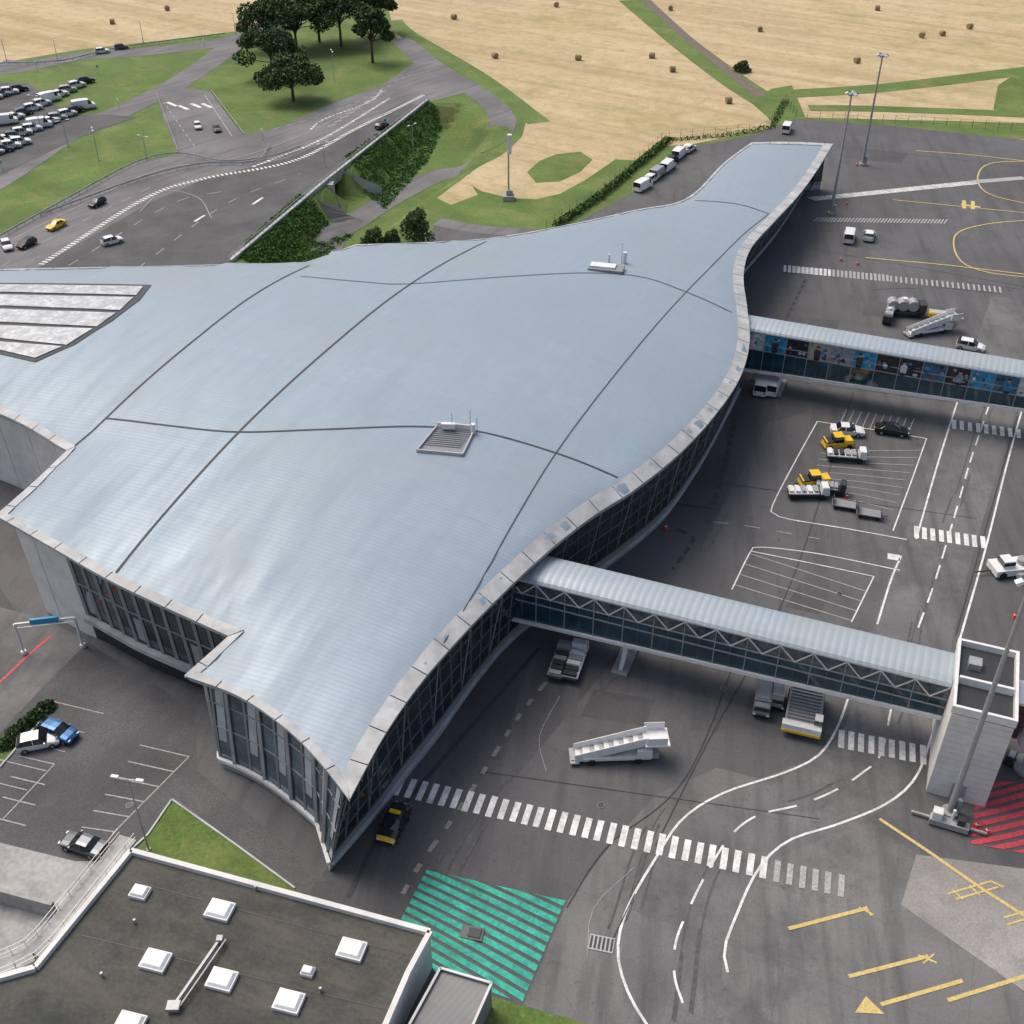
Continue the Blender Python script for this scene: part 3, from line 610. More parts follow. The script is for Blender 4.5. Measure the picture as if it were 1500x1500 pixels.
jetbridge('jet_bridge',JA,JB,4.5,10.5,4.2,5.8)
KA=P(1098,481,10.5); KB=P(1500,549,10.5); KB=KA+(KB-KA)*1.5
jetbridge('jet_bridge',KA,KB,4.4,10.5,3.4,5.8,posters=True,legs=(.1,))
def tower(name,A,B,dep,h):
    A=np.array(A[:2]);B=np.array(B[:2]);w=np.linalg.norm(B-A);ang=math.atan2(*(B-A)[::-1]); b=MB()
    b.box((w/2,dep/2,h/2-.3),(w,dep,h-.6),M_white)
    for k in range(14): b.box((w/2,-.01,.8+k*.75),(w-.1,.03,.03),M_fas)
    b.box((w/2,.2,h),(w+.2,.3,.9),M_wp); b.box((w/2,dep-.2,h),(w+.2,.3,.9),M_wp); b.box((.05,dep/2,h),(.3,dep-.7,.9),M_wp); b.box((w-.05,dep/2,h),(.3,dep-.7,.9),M_wp)
    b.box((w/2,dep/2,h-.35),(w-.5,dep-.8,.2),M_dk)
    b.box((w/2,dep*.42,h+.1),(w-.6,.3,1.0),M_wp); b.box((w*.3,dep*.7,h+.1),(1.2,1.2,.8),M_steel)
    b.box((w/2,-.06,1.1),(1.3,.1,2.2),M_frame)
    b.box((w+.9,dep*.75,h-5),(1.8,3.2,4.5),M_glass); b.box((w+.9,dep*.75,h-2.6),(2.0,3.4,.3),M_wp)
    b.build(name,(A[0],A[1],0.04),ang)
tower('bridge_head_tower',P(1356,1160),P(1442,1183),10,11.6)
b=MB(); b.cyl((0,0,3.5),(0,0,8),1.9,M_wp,n=24); b.cyl((0,0,8),(0,0,8.4),2.1,M_steel,1.6,n=24); b.box((0,0,1.75),(1,1,3.5),M_wp); b.cyl((0,0,0),(0,0,.4),1.6,M_concl); b.box((4,-.5,5.5),(6,3,3),M_wp); b.build('boarding_rotunda',(*P(1505,1125)[:2],.05),.2,bevel=.05)
def hfor(u,v,vt):
    p=P(u,v); s=(vt-750)/F
    return HC-(s*(p[1]*ct)+p[1]*st)/(ct-s*st)
def mast(name,u,v,vt):
    p=P(u,v); h=hfor(u,v,vt); b=MB(); b.cyl((0,0,0),(0,0,h),.34,M_steel,.15,16); b.cyl((0,0,0),(0,0,.5),.8,M_concl)
    b.cyl((0,0,h-.4),(0,0,h-.1),.7,M_steel,.7,18)
    for k in range(6):
        a=k*math.pi/3; b.box((.95*math.cos(a),.95*math.sin(a),h-.1),(.6,.5,.35),M_lamp if k%2 else M_soff,rz=a,ry=.5)
    b.box((.6,0,1.2),(.5,.5,1.6),M_steel); b.build(name,(*p[:2],.03))
mast('apron_light_mast',1390,1192,852); mast('apron_light_mast',1263,242,80); mast('apron_light_mast',1217,314,136)
def slamp(u,v,h=8,name='street_lamp',arm=1.2,a=0):
    p=PG(u,v); b=MB(); b.cyl((0,0,0),(0,0,h),.1,M_steel,.06,8); b.bar((0,0,h),(arm,0,h+.15),.08,M_steel); b.bar((0,0,h),(-arm,0,h+.15),.08,M_steel)
    for s in (1,-1): b.box((s*arm,0,h+.15),(.7,.3,.14),M_wp)
    b.cyl((0,0,0),(0,0,.15),.25,M_concl); b.build(name,(*p[:2],p[2]),a)
for u,v,hh in [(218,1245,10),(215,232,5),(606,232,8),(478,262,8),(145,235,7),(60,190,8),(490,120,8),(85,90,6),(10,90,6),(210,62,6),(100,215,6),(345,50,6)]: slamp(u,v,hh,a=u*.1)
h=hfor(745,292,197); b=MB(); b.box((0,0,.5),(2.4,2.4,1.0),M_concl); b.box((.2,0,1.5),(1.4,1.2,1.2),M_steel); b.cyl((0,0,1),(0,0,h),.2,M_steel,.12); b.box((.2,0,h-2),(.9,.9,4),M_wp); b.build('antenna_mast',(*P(745,292)[:2],0),bevel=.05)
# ---------------- vehicles
def car(name,u,v,du,dv,col,typ='hatch',accent=None,sc=1.0):
    b=MB(); c=M_car[col]
    if typ=='van': S=[(-2.4,.35,1.0,.88,1.05,.84),(-2.35,.3,1.1,.95,1.95,.82),(-1.0,.25,1.15,.97,2.05,.84),(.9,.25,1.15,.97,2.02,.84),(1.15,.25,1.15,.97,1.98,.82),(1.75,.25,1.12,.96,1.2,.86),(2.35,.3,.95,.92,.98,.82),(2.5,.4,.7,.8,.72,.7)]
    elif typ=='sedan': S=[(-2.25,.4,.85,.78,.88,.7),(-2.15,.3,.95,.88,.98,.8),(-1.5,.22,.98,.92,1.03,.82),(-.95,.22,.98,.93,1.42,.68),(.15,.22,.96,.93,1.46,.68),(1.0,.22,.93,.92,.98,.80),(1.9,.25,.82,.88,.86,.76),(2.25,.35,.62,.75,.66,.65)]
    else: S=[(-2.05,.4,.9,.80,.95,.72),(-1.98,.3,1.0,.88,1.1,.76),(-1.5,.22,1.02,.91,1.52,.68),(-.5,.22,1.0,.92,1.58,.70),(.25,.22,.98,.92,1.55,.70),(1.0,.22,.95,.91,1.02,.80),(1.75,.25,.85,.88,.9,.76),(2.1,.35,.62,.76,.66,.66)]
    vs=[]
    for x,zb,zm,hw,zr,hr in S: vs+=[(x,-hw*.9,zb),(x,-hw,zb+.28),(x,-hw,zm),(x,-hr,zr),(x,-hr*.5,zr+.04),(x,hr*.5,zr+.04),(x,hr,zr),(x,hw,zm),(x,hw,zb+.28),(x,hw*.9,zb)]
    pf=[];gf=[];af=[]
    for i in range(len(S)-1):
        for j in range(10):
            f=(i*10+j,i*10+(j+1)%10,(i+1)*10+(j+1)%10,(i+1)*10+j)
            ca=S[i][4]-S[i][2]>.3; cb=S[i+1][4]-S[i+1][2]>.3
            glass=(j in(2,6) and (ca or cb)) or (j in(3,4,5) and ca!=cb)
            if typ=='van' and j in(2,6) and S[i][0]<-.9 and not accent: glass=False
            if accent and not glass and S[i][0]>1.5: af.append(f); continue
            (gf if glass else pf).append(f)
    pf+=[tuple(range(10))[::-1],tuple(range(len(vs)-10,len(vs)))]
    b.v=[tuple(a) for a in vs]; b.f=pf+gf+af; b.m=[b.mi(c)]*len(pf)+[b.mi(M_cg)]*len(gf)
    if af: b.m+=[b.mi(accent)]*len(af)
    hwm=.93
    for x in (-1.3,1.35):
        for s in (1,-1):
            b.cyl((x,s*(hwm-.2),.33),(x,s*(hwm+.015),.33),.33,M_blk,n=16); b.cyl((x,s*(hwm+.015),.33),(x,s*(hwm+.03),.33),.19,M_rim,n=10)
    xf=S[-1][0]; xr=S[0][0]
    for s in (1,-1):
        b.box((xf-.13,s*.62,.68),(.25,.3,.14),M_lamp); b.box((xr+.06,s*.66,.86),(.14,.24,.2),M_red); b.box((.75,s*1.0,1.02),(.16,.2,.14),c)
        b.bar((-.35,s*S[3][3]*.985,1.0),(-.35,s*(S[3][5]+.02),S[3][4]-.03),.08,c)
    b.box((xf-.03,0,.45),(.1,.9,.16),M_dk); b.box((xr+.0,0,.55),(.05,.5,.12),M_wp)
    if accent: b.box((-.4,0,S[3][4]+.12),(.35,1.0,.14),accent)
    p=PG(u,v)
    o=b.build(name,(*p[:2],p[2]+.06),heading(u,v,du,dv),bevel=.05); o.scale=(sc,)*3; return o
car('parked_car',58,1092,20,-4,'w'); car('parked_car',88,1078,20,8,'b'); car('parked_car',124,1243,-25,-8,'g','sedan'); car('taxi_van',578,1213,-8,16,'k','hatch',M_yel,1.1)
car('moving_car',165,357,12,-3,'w'); car('moving_car',83,334,-12,6,'y','sedan'); car('moving_car',143,301,-12,6,'k'); car('moving_car',40,361,-12,6,'k'); car('moving_car',11,364,5,10,'w')
car('moving_car',290,188,4,10,'w',sc=.9); car('moving_car',318,192,4,10,'g',sc=.9); car('moving_car',560,188,10,-5,'k'); car('moving_car',150,78,10,-1,'w'); car('moving_car',178,72,10,-1,'g')
k=0
for (u0,v0,u1,v1,nn) in [(-25,150,28,134,5),(8,182,126,122,10),(-5,214,124,160,11),(-10,228,30,212,4)]:
    for i in range(nn):
        k+=1; t=i/(nn-1); car('parked_car',u0+(u1-u0)*t+random.uniform(-1,1),v0+(v1-v0)*t,11,-2+random.uniform(-1,1),'wwwswkwwgw'[k%10],['hatch','van','sedan','hatch','hatch'][k%5],sc=1.2)
for i,(c_,t_) in enumerate([('w','van'),('w','hatch'),('s','van'),('w','van'),('k','hatch'),('w','van'),('w','hatch')]): car('parked_van',940+i*11.5+random.uniform(-4,4),276-i*9+random.uniform(-2,2),9+random.uniform(-3,3),-6,c_,t_,sc=1.1)
for u,v,du,dv,c,t in [(1243,352,3,-14,'w','van'),(1272,350,2,-14,'w','hatch'),(1152,193,4,-8,'w','van'),(1240,636,14,1,'w','sedan'),(1305,635,14,2,'k','sedan'),(1115,572,3,-10,'w','van'),(1130,572,3,-10,'w','van'),(1420,512,10,2,'w','hatch')]:
    car('service_vehicle',u,v,du,dv,c,t,sc=1.08)
def gse(name,u,v,du,dv,parts,bev=.04,z=0.08,sc=1):
    b=MB()
    for t in parts:
        if t[0]=='b': b.box(*t[1:])
        elif t[0]=='c': b.cyl(*t[1:])
        elif t[0]=='r': b.bar(*t[1:])
        elif t[0]=='w':
            for x in t[1]:
                for s in (1,-1): b.cyl((x,s*t[2],t[3]),(x,s*(t[2]-.28),t[3]),t[3],M_blk,n=14)
    o=b.build(name,(*P(u,v)[:2],z),heading(u,v,du,dv),bevel=bev); o.scale=(sc,)*3; return o
def stairs(u,v,du,dv,sc=1,L=7.5,H=3.6):
    pr=[('b',(0,0,.75),(L*.8,1.9,.35),M_wp),('w',(-L*.3,L*.25),.95,.42),('b',(L*.32,-.55,1.3),(1.5,.9,1.1),M_wp),('b',(L*.32,-.55,1.5),(1.54,.7,.45),M_cg)]
    for k in range(16):
        f=k/15; pr.append(('b',(-L/2+f*L*.85,0,.5+f*(H-.5)),(L*.085,1.3,.12),M_wp if k%2 else M_steel))
    for s in(1,-1):
        pr.append(('r',(-L/2,s*.72,.45),(L*.35,s*.72,H),.12,M_wp,.45)); pr.append(('r',(-L/2,s*.75,1.25),(L*.35,s*.75,H+.8),.08,M_wp)); pr.append(('r',(-L/2,s*.75,.9),(L*.35,s*.75,H+.45),.04,M_wp,.5))
        for k in range(7): x=-L/2+k/6*L*.85; z=.5+k/6*(H-.5); pr.append(('r',(x,s*.75,z),(x,s*.75,z+.8),.05,M_wp))
        pr.append(('b',(L*.45,s*1.05,H+.5),(2.0,.08,1.0),M_wp)); pr.append(('r',(L*.4,s*.6,.8),(L*.4,s*.6,H),.14,M_steel)); pr.append(('r',(-L*.1,s*.6,.8),(L*.3,s*.6,H-.6),.12,M_steel))
    pr+=[('b',(L*.46,0,H),(2.4,2.4,.15),M_wp),('b',(L*.45,0,1.0),(.7,1.9,.6),M_steel),('b',(-L*.5,0,.35),(.9,2.0,.2),M_steel)]
    return gse('passenger_stairs',u,v,du,dv,pr,.02,sc=sc)
stairs(902,1110,30,-1,1.05,8.2,2.6); stairs(1362,488,20,-3,1.0,8.5,2.4)
def trucky(name,u,v,du,dv,body,cab,L=6,W_=2.2,H=1.6,sc=1,flat=False):
    pr=[('b',(0,0,.7),(L,W_*.9,.3),M_dk),('w',(-L*.33,L*.33),W_/2,.45),('b',(L*.4,0,1.3),(L*.2,W_,1.2),cab,0,0,.9,.8),('b',(L*.42,0,1.6),(L*.19,W_*.93,.45),M_cg,0,0,.92,.8),('b',(L*.4,0,1.93),(L*.14,W_*.82,.06),cab)]
    if flat: pr+=[('b',(-L*.12,0,1.0),(L*.72,W_,.2),body)]+[('b',(-L*.42+k*L*.15,0,1.25),(L*.11,W_*.8,.35),random.choice([M_dk,M_steel,body])) for k in range(5)]
    else: pr+=[('b',(-L*.12,0,.85+H/2),(L*.74,W_,H),body),('b',(-L*.12,0,.9+H),(L*.6,W_*.8,.08),M_fas)]
    pr+=[('b',(L*.5,.7,.8),(.08,.3,.2),M_lamp),('b',(L*.5,-.7,.8),(.08,.3,.2),M_lamp)]
    return gse(name,u,v,du,dv,pr,.04,sc=sc)
def tractor(u,v,du,dv):
    return gse('baggage_tractor',u,v,du,dv,[('b',(0,0,.75),(4.4,1.9,.7),M_yel,0,0,.92),('w',(-1.4,1.4),1.0,.42),('b',(1.3,0,1.2),(1.5,1.7,.35),M_yel,0,0,.9),('b',(-.1,0,1.55),(1.5,1.6,.9),M_cg,0,0,.85),('b',(-.1,0,2.05),(1.4,1.5,.12),M_yel),('b',(-1.5,0,1.2),(1.2,1.6,.25),M_dk),('b',(2.2,0,.6),(.15,1.7,.4),M_dk),('r',(-2.2,0,.5),(-2.8,0,.5),.12,M_dk),('b',(-1.9,0,1.2),(.2,1.7,.5),M_yel)],.06)
tractor(1226,655,14,-1); tractor(1192,711,14,-1)
trucky('belt_loader',1238,674,14,1,M_wp,M_wp,5.5,1.8,.5,flat=True); trucky('belt_loader',1182,728,14,0,M_wp,M_wp,5.5,1.8,.5,flat=True); trucky('belt_loader',1215,722,14,2,M_steel,M_dk,4,1.6,.5,flat=True)
trucky('baggage_cart_tug',842,978,8,-22,M_wp,M_wp,5.6,1.9,.7,flat=True); trucky('baggage_cart_tug',820,978,8,-22,M_steel,M_soff,5.2,1.7,.7,flat=True)
for q in [(1236,744),(1272,757)]:
    gse('baggage_cart',*q,12,2,[('b',(0,0,.6),(3.2,1.6,.15),M_soff),('w',(-1.1,1.1),.75,.25),('r',(1.6,0,.5),(2.5,0,.4),.08,M_dk),('b',(-1.5,0,1.1),(.08,1.5,.9),M_dk),('b',(1.5,0,.9),(.08,1.5,.6),M_dk)],.02)
pr=[('b',(0,0,.9),(6.6,3.6,.7),M_concl),('w',(-2.4,-1.2,2.2),1.9,.55),('b',(-.3,0,1.55),(5.6,3.6,.15),M_steel)]+[('b',(-2.8+k*.5,0,1.66),(.14,3.2,.1),M_rd) for k in range(11)]
pr+=[('b',(3.1,0,1.3),(.8,4.0,1.1),M_wp),('b',(3.55,0,1.0),(.1,4.0,.35),M_yel),('b',(2.4,1.55,2.1),(1.0,.8,1.3),M_wp),('b',(2.4,1.55,2.3),(1.04,.84,.6),M_cg),('r',(-3,1.75,2.4),(2,1.75,2.4),.08,M_steel),('r',(-3,-1.75,2.4),(3,-1.75,2.4),.08,M_steel)]
for k in range(6): pr+=[('r',(-3+k,1.75,1.5),(-3+k,1.75,2.4),.06,M_steel),('r',(-3+k,-1.75,1.5),(-3+k,-1.75,2.4),.06,M_steel)]
gse('container_loader',1176,1050,-5,30,pr,.03)
trucky('ground_power_unit',1116,1034,-3,22,M_steel,M_soff,4.5,1.8,1.0); trucky('ground_power_unit',1137,1030,-3,22,M_wp,M_steel,3,1.4,1.0)
pr=[('b',(0,0,.8),(6,2.2,.5),M_dk),('w',(-2,2),1.1,.5)]
for k in range(3): pr+=[('c',(-2.4+k*1.7,-.9,2.0),(-2.4+k*1.7,1.0,2.0),.95,M_steel)]
pr+=[('b',(2.6,0,1.7),(1.2,2.2,1.6),M_dk),('c',(-.5,0,2.2),(-.5,0,3.2),.5,M_wp)]
gse('air_start_unit',1325,462,20,1,pr,.04); gse('air_start_unit',1300,470,-4,14,pr,.04,sc=.7)
trucky('service_truck',1375,470,14,2,M_yel,M_wp,4,1.8,.7)
gse('aircraft_tug',1478,838,-20,2,[('b',(0,0,.8),(5,2.6,.9),M_wp),('w',(-1.6,1.6),1.35,.5),('b',(.8,0,1.7),(1.5,1.8,1.0),M_wp,0,0,.85),('b',(.8,0,1.75),(1.54,1.7,.6),M_cg),('r',(2.5,0,.5),(4.6,0,.5),.15,M_dk),('c',(-1.4,0,1.2),(-1.4,0,1.9),.7,M_steel)])
gse('fuel_hydrant_cabinet',1388,1212,20,6,[('b',(0,0,.5),(3.6,.9,.7),M_steel),('b',(-1.2,.1,1.2),(.9,.9,1.2),M_wp),('b',(1,.1,1.1),(.7,.7,1.0),M_dk),('r',(-3.5,.3,.3),(3.5,.3,.3),.25,M_concl),('c',(.2,.4,.5),(.2,.4,2.1),.15,M_wp)])
gse('ground_equipment',1478,1118,4,-8,[('b',(0,0,.7),(1.2,.8,1.0),M_dk),('w',(-.4,.4),.5,.25),('b',(0,0,1.35),(.8,.6,.3),M_wp)])
for u,v in [(975,775),(1240,730),(1240,300),(1486,905),(1483,1112),(1232,382),(1256,388),(1255,243),(1430,1212),(1445,1220)]:
    b=MB(); b.cyl((0,0,.05),(0,0,.8),.28,M_red,.05,12); b.box((0,0,.03),(.6,.6,.06),M_red); b.cyl((0,0,.4),(0,0,.55),.19,M_wp,.13,12); b.build('traffic_cone',(*P(u,v)[:2],.08))
gse('manhole_hatch',692,1368,10,2,[('b',(0,0,.05),(2,1.3,.1),M_rd),('b',(.2,0,.12),(1.1,.9,.12),M_dk)])
A=P(36,958); B=P(122,948); b=MB(); H=4.5
for q in (A,B): b.cyl((*q[:2],0),(*q[:2],H),.15,M_wp); b.cyl((*q[:2],0),(*q[:2],.5),.3,M_wp)
b.bar((*A[:2],H),(*B[:2],H),.2,M_wp); b.bar((*A[:2],H-.6),(*B[:2],H-.6),.1,M_wp); m=(A+B)/2; b.box((m[0],m[1],H+.1),(3,.35,.7),M_bluep,math.atan2(*(B-A)[:2][::-1])); b.build('height_gate')
def flatbld(name,poly,z,mroof,mw,par=.5,pw=.45):
    root=empty(name); Q=[P(u,v,z) for u,v in poly]; patch('roof',Q,mroof,0,zf=lambda x,y:z-.25,parent=root)
    b=MB(); n=len(Q)
    for i in range(n):
        a,c=Q[i],Q[(i+1)%n]; b.quad((*c[:2],0),(*a[:2],0),(*a[:2],z),(*c[:2],z),mw); b.bar((*a[:2],z),(*c[:2],z),pw,M_white,par)
    b.build('walls_and_parapet',parent=root); return root
fb=flatbld('flat_roof_building',[(192,1247),(630,1366),(598,1425),(540,1560),(-120,1600),(-70,1452),(52,1418)],5.2,M_bit,M_white)
for k,(u,v,s) in enumerate([(205,1307,1.5),(322,1333,2.1),(228,1407,2.1),(325,1435,2.1),(515,1391,2.1),(423,1467,2.1),(451,1423,1),(190,1500,2.1)]):
    b=MB(); b.box((0,0,.2),(s*1.05,s*.85,.4),M_wp); b.box((0,0,.5),(s*.98,s*.78,.25),mat('skylight_dome',(.74,.75,.74),.3,.08),taper=.75)
    p=P(u,v,5.2); b.build('rooflight_%d'%(k+1),(*p[:2],4.96),heading(u,v,20,5),bevel=.05,parent=fb)
b=MB(); a=P(322,1376,5.4); c=P(254,1474,5.4); b.bar(a,c,.22,M_steel); b.bar(a+[.5,0,0],c+[.5,0,0],.12,M_fas); b.box(c,(1,.8,.4),M_steel); b.box(a,(.5,.5,.5),M_steel)
for u,v in [(198,1352),(375,1303),(470,1452),(150,1430)]:
    q=P(u,v,5); b.cyl(q,q+[0,0,.5],.12,M_steel)
for q in ([(192,1290),(600,1400)],[(120,1370),(570,1480)]): b.bar(P(*q[0],4.97),P(*q[1],4.97),.06,M_dk,.03)
b.build('roof_pipes',parent=fb)
flatbld('metal_roof_annex',[(645,1418),(720,1440),(700,1485),(650,1600),(560,1600),(600,1500)],3.6,roof_mat('annex_metal_roof',(.2,.205,.21),40,.5),M_soff,.15,.2)
wk=MB(); c=catmull([P(-60,1450,4.2),P(0,1418,4.2),P(50,1395,4.2),P(110,1325,3.8),P(188,1228,3.2)],1.5)
tg=np.gradient(c[:,:2],axis=0); tg/=np.linalg.norm(tg,axis=1)[:,None]; nr=np.stack([-tg[:,1],tg[:,0]],1)
for i in range(len(c)-1):
    wk.bar(c[i],c[i+1],1.8,M_concl,.3)
    for s in(1,-1):
        for hh in (.55,1.1): wk.bar((*(c[i,:2]+nr[i]*s*.85),c[i,2]+hh),(*(c[i+1,:2]+nr[i+1]*s*.85),c[i+1,2]+hh),.05,M_wp)
        wk.bar((*(c[i,:2]+nr[i]*s*.85),c[i,2]),(*(c[i,:2]+nr[i]*s*.85),c[i,2]+1.1),.05,M_wp)
    if i%4==0: wk.bar((*c[i,:2],0),(*c[i,:2],c[i,2]-.15),.4,M_concl)
wk.build('access_walkway')
rw=MB()
for q,r in [((-60,1310),(0,1322)),((0,1322),(85,1345))]: rw.bar((*P(*q)[:2],1.0),(*P(*r)[:2],1.0),.4,M_concl,2.4)
rw.build('retaining_wall')
# ---------------- overpass
ov=MB()
def edgew(pts,zt,zb,th,m):
    c=resample([P(u,v)[:2] for u,v in pts],3)
    for i in range(len(c)-1): ov.bar((*c[i],(zt+zb)/2),(*c[i+1],(zt+zb)/2),th,m,zt-zb)
edgew([(338,386),(480,266),(626,150)],.55,-1.7,.45,M_concl)
edgew([(338,386),(480,266),(626,150)],.75,.56,.6,M_fas)
patch('x',[P(u,v) for u,v in [(440,298),(345,215),(430,170),(525,230)]],M_concl,-1.2,zf=flat0,mb=ov)
a=P(503,250); w2=PG(560,286); ov.quad((a[0],a[1],0),(a[0],a[1],-5.2),(w2[0],w2[1],-5.2),(w2[0],w2[1],-3.0),M_fas)
a=P(476,268)
for k in(-.6,.6): ov.box((a[0]+1.2,a[1]+k,-2.6),(1.3,1.0,5.2),M_fas)
q=P(440,235); ov.quad((a[0],a[1],0),(a[0],a[1],-5.2),(q[0],q[1],-5.2),(q[0],q[1],0),M_concl)
c=resample([P(u,v)[:2] for u,v in [(338,386),(480,266),(626,150)]],2.0)
for i in range(len(c)-1): ov.bar((*c[i],.7),(*c[i],1.6),.07,M_steel); ov.bar((*c[i],1.6),(*c[i+1],1.6),.08,M_steel); ov.bar((*c[i],1.15),(*c[i+1],1.15),.05,M_steel)
ov.build('overpass_bridge')
gr=MB()
for pts in ([(0,350),(100,294),(200,241),(262,228),(330,240),(400,232),(440,218)],[(60,318),(215,262),(300,243),(375,240),(395,215)],[(0,96),(90,92),(180,72),(330,52)],[(230,140),(262,226)],[(310,136),(358,200)]):
    c=catmull([P(u,v)[:2] for u,v in pts],2.5)
    for i in range(len(c)-1): gr.bar((*c[i],.7),(*c[i+1],.7),.08,M_fas,.32); gr.bar((*c[i],0),(*c[i],.75),.1,M_steel)
gr.build('guard_rail')
for u,v in [(55,105),(175,160),(385,205),(565,190),(145,110),(300,70),(5,252)]:
    b=MB(); b.cyl((0,0,0),(0,0,2.4),.05,M_steel); b.box((0,0,2.3),(.9,.06,.9),M_wp); b.box((0,-.04,2.3),(.7,.03,.7),M_bluep); b.build('traffic_sign',(*PG(u,v)[:2],0),u*.3)
fn=MB()
for pts in ([(800,335),(880,285),(975,202)],[(1150,150),(1166,172),(1300,180),(1500,192)],[(980,203),(1120,192),(1150,150)]):
    c=resample([P(u,v)[:2] for u,v in pts],3)
    for i in range(len(c)-1):
        fn.bar((*c[i],0),(*c[i],2.0),.07,M_dk)
        for hh in(.6,1.3,1.95): fn.bar((*c[i],hh),(*c[i+1],hh),.025,M_dk)
fn.build('perimeter_fence')
# ---------------- foliage
def leaves(b,c,rad,n,size,mats,shell=.55):
    c=np.array(c);d=rng.normal(size=(n,3)); d/=np.linalg.norm(d,axis=1)[:,None]; r=shell+(1-shell)*rng.random(n)**.6
    p=c+d*r[:,None]*np.array(rad)
    a=rng.normal(size=(n,3)); a/=np.linalg.norm(a,axis=1)[:,None]; e=np.cross(a,rng.normal(size=(n,3))); e/=np.linalg.norm(e,axis=1)[:,None]
    s=size*(.6+.8*rng.random(n))[:,None]
    for i in range(n):
        q=[p[i]-a[i]*s[i],p[i]+e[i]*s[i]*.6,p[i]+a[i]*s[i],p[i]-e[i]*s[i]*.6]
        b.add(q,[(0,1,2,3)],mats[0] if rng.random()<.6-(.4 if d[i,2]>.3 else 0) else mats[1])  # clump tops favour the lighter green, painting overhead light into the foliage
def tree(name,u,v,h,r,clumps=22,nl=300,low=.42):
    p=PG(u,v); b=MB(); b.cyl((0,0,-.2),(0,0,h*.7),.45,M_bark,.2,9)
    for k in range(clumps):
        a=k*2.399+random.uniform(-.4,.4); rr=r*.8*math.sqrt((k+.5)/clumps)*random.uniform(.85,1.12); z=h*(low+(1-low)*(1-(rr/r)**2)*.85)+random.uniform(-1.2,1.2); cx,cy=rr*math.cos(a),rr*math.sin(a)
        b.cyl((0,0,h*.3+random.random()*h*.2),(cx,cy,z-.3),.16,M_bark,.05,5)
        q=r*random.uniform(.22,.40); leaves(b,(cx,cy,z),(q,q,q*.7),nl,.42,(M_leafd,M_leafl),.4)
    b.build(name,(*p[:2],p[2]))
for u,v,h,r in [(400,112,12,9),(430,148,10,8.5),(395,70,13,9),(435,75,14,9),(468,62,14,8),(500,68,16,8.5),(546,92,15,5.5),(530,55,15,7),(556,48,13,6)]: tree('pine_tree',u,v,h,r)
def bush(name,u,v,r,h,n=1800):
    p=PG(u,v); b=MB(); b.cyl((0,0,0),(0,0,h*.6),.2,M_bark,.08,6)
    for k in range(9):
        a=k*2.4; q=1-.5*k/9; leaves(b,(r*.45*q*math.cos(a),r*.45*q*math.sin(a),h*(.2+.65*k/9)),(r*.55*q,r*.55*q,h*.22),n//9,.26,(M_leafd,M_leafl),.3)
    b.build(name,(*p[:2],p[2]))
bush('cypress_bush',548,372,3.2,5.5); bush('cypress_bush',574,368,2.6,4.5); bush('cypress_bush',610,358,4.0,7.5,2600); bush('shrub',1086,105,3,3)
for u,v in [(8,1092),(22,1076),(40,1062),(54,1050),(68,1038)]: bush('shrub',u,v,1.2,.8,700)
def cover(name,poly,n,size,hh,mats):
    b=MB(); Q=[P(u,v,-1.5)[:2] for u,v in poly]; A=np.array(Q); k=0
    while k<n:
        x,y=rng.uniform(A[:,0].min(),A[:,0].max()),rng.uniform(A[:,1].min(),A[:,1].max())
        if not inpoly(x,y,Q): continue
        leaves(b,(x,y,T(x,y)+hh*.4+.15*math.sin(x)*math.cos(y*1.3)),(.7,.7,hh),9,size,mats,.2); k+=1
    b.build(name)
cover('ivy_ground_cover',[(352,388),(362,366),(440,296),(512,322),(470,352),(440,392)],2300,.24,.25,(M_ivl,M_ivl))
cover('ivy_ground_cover',[(505,240),(560,203),(628,158),(648,168),(625,215),(562,284)],2300,.24,.25,(M_ivl,M_ivl))
b=MB(); c=resample([P(u,v)[:2] for u,v in [(815,334),(880,290),(930,248),(978,208)]],1.0)
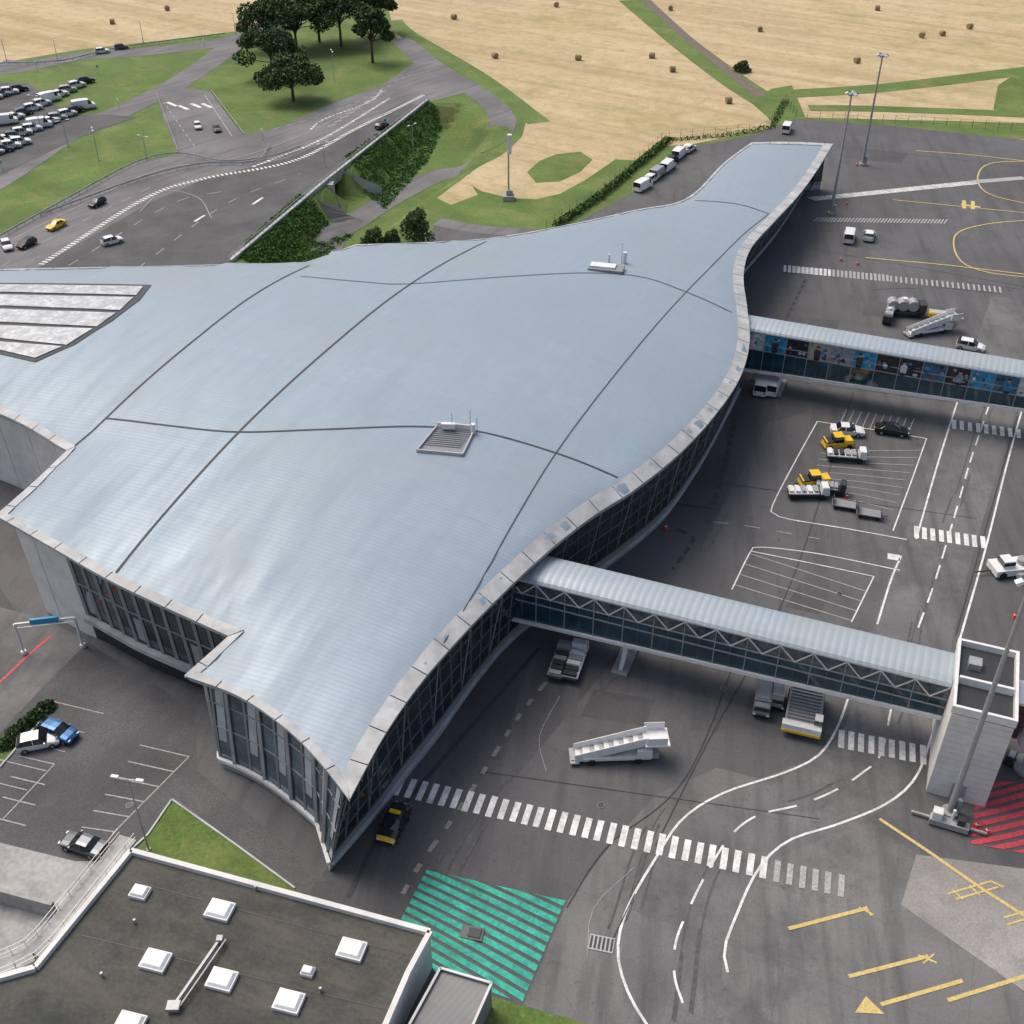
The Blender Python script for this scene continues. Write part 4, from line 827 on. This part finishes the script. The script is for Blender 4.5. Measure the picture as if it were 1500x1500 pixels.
for q in c: leaves(b,(*q,.8),(.9,.9,.9),45,.3,(M_leafd,M_ivl),.3)
b.build('hedge')
b=MB(); c=resample([P(u,v)[:2] for u,v in [(975,207),(1060,200),(1130,188),(1150,150)]],1.5)
for q in c: leaves(b,(*q,.4),(1.0,1.0,.5),25,.28,(M_leafl,M_ivl),.3)
b.build('hedge')
for u,v in [(665,28),(725,85),(847,88),(955,85),(982,15),(1113,46),(1255,92),(1350,55),(1380,52),(1067,151),(245,15),(1420,42),(815,10),(1285,15),(165,35),(985,105)]:
    b=MB(); a=random.random()*3; d=Vector((math.cos(a),math.sin(a),0))*.75; b.cyl(Vector((0,0,.75))-d,Vector((0,0,.75))+d,.8,M_hay,n=14); b.build('hay_bale',(*P(u,v)[:2],0),bevel=.06)
# ---------------- camera, light
cd=bpy.data.cameras.new('camera'); cam=bpy.data.objects.new('camera',cd); scene.collection.objects.link(cam)
cam.location=(0,0,HC); cam.rotation_euler=(math.radians(90-36.4),0,0); cd.sensor_width=36; cd.lens=36*F/1500; cd.clip_end=9000; scene.camera=cam
w=bpy.data.worlds.new('World'); scene.world=w; w.use_nodes=True; nt=w.node_tree
sk=nt.nodes.new('ShaderNodeTexSky'); sk.sky_type='NISHITA'; sk.sun_disc=False; EL,AZ=58,-50
sk.sun_elevation=math.radians(EL); sk.sun_rotation=math.radians(AZ); sk.air_density=1; sk.dust_density=6; sk.ozone_density=.4
nt.links.new(sk.outputs[0],nt.nodes['Background'].inputs[0]); nt.nodes['Background'].inputs[1].default_value=.15
sd=bpy.data.lights.new('sun','SUN'); sd.energy=1.5; sd.angle=math.radians(35); sd.color=(1,.96,.91); so=bpy.data.objects.new('sun',sd); scene.collection.objects.link(so)
dirv=Vector((math.sin(math.radians(AZ))*math.cos(math.radians(EL)),math.cos(math.radians(AZ))*math.cos(math.radians(EL)),math.sin(math.radians(EL))))
so.rotation_euler=dirv.to_track_quat('Z','Y').to_euler()
scene.view_settings.view_transform='Standard'; scene.view_settings.look='None'; scene.view_settings.exposure=0
print('roof z',zz.min(),zz.max(),'verts',n)
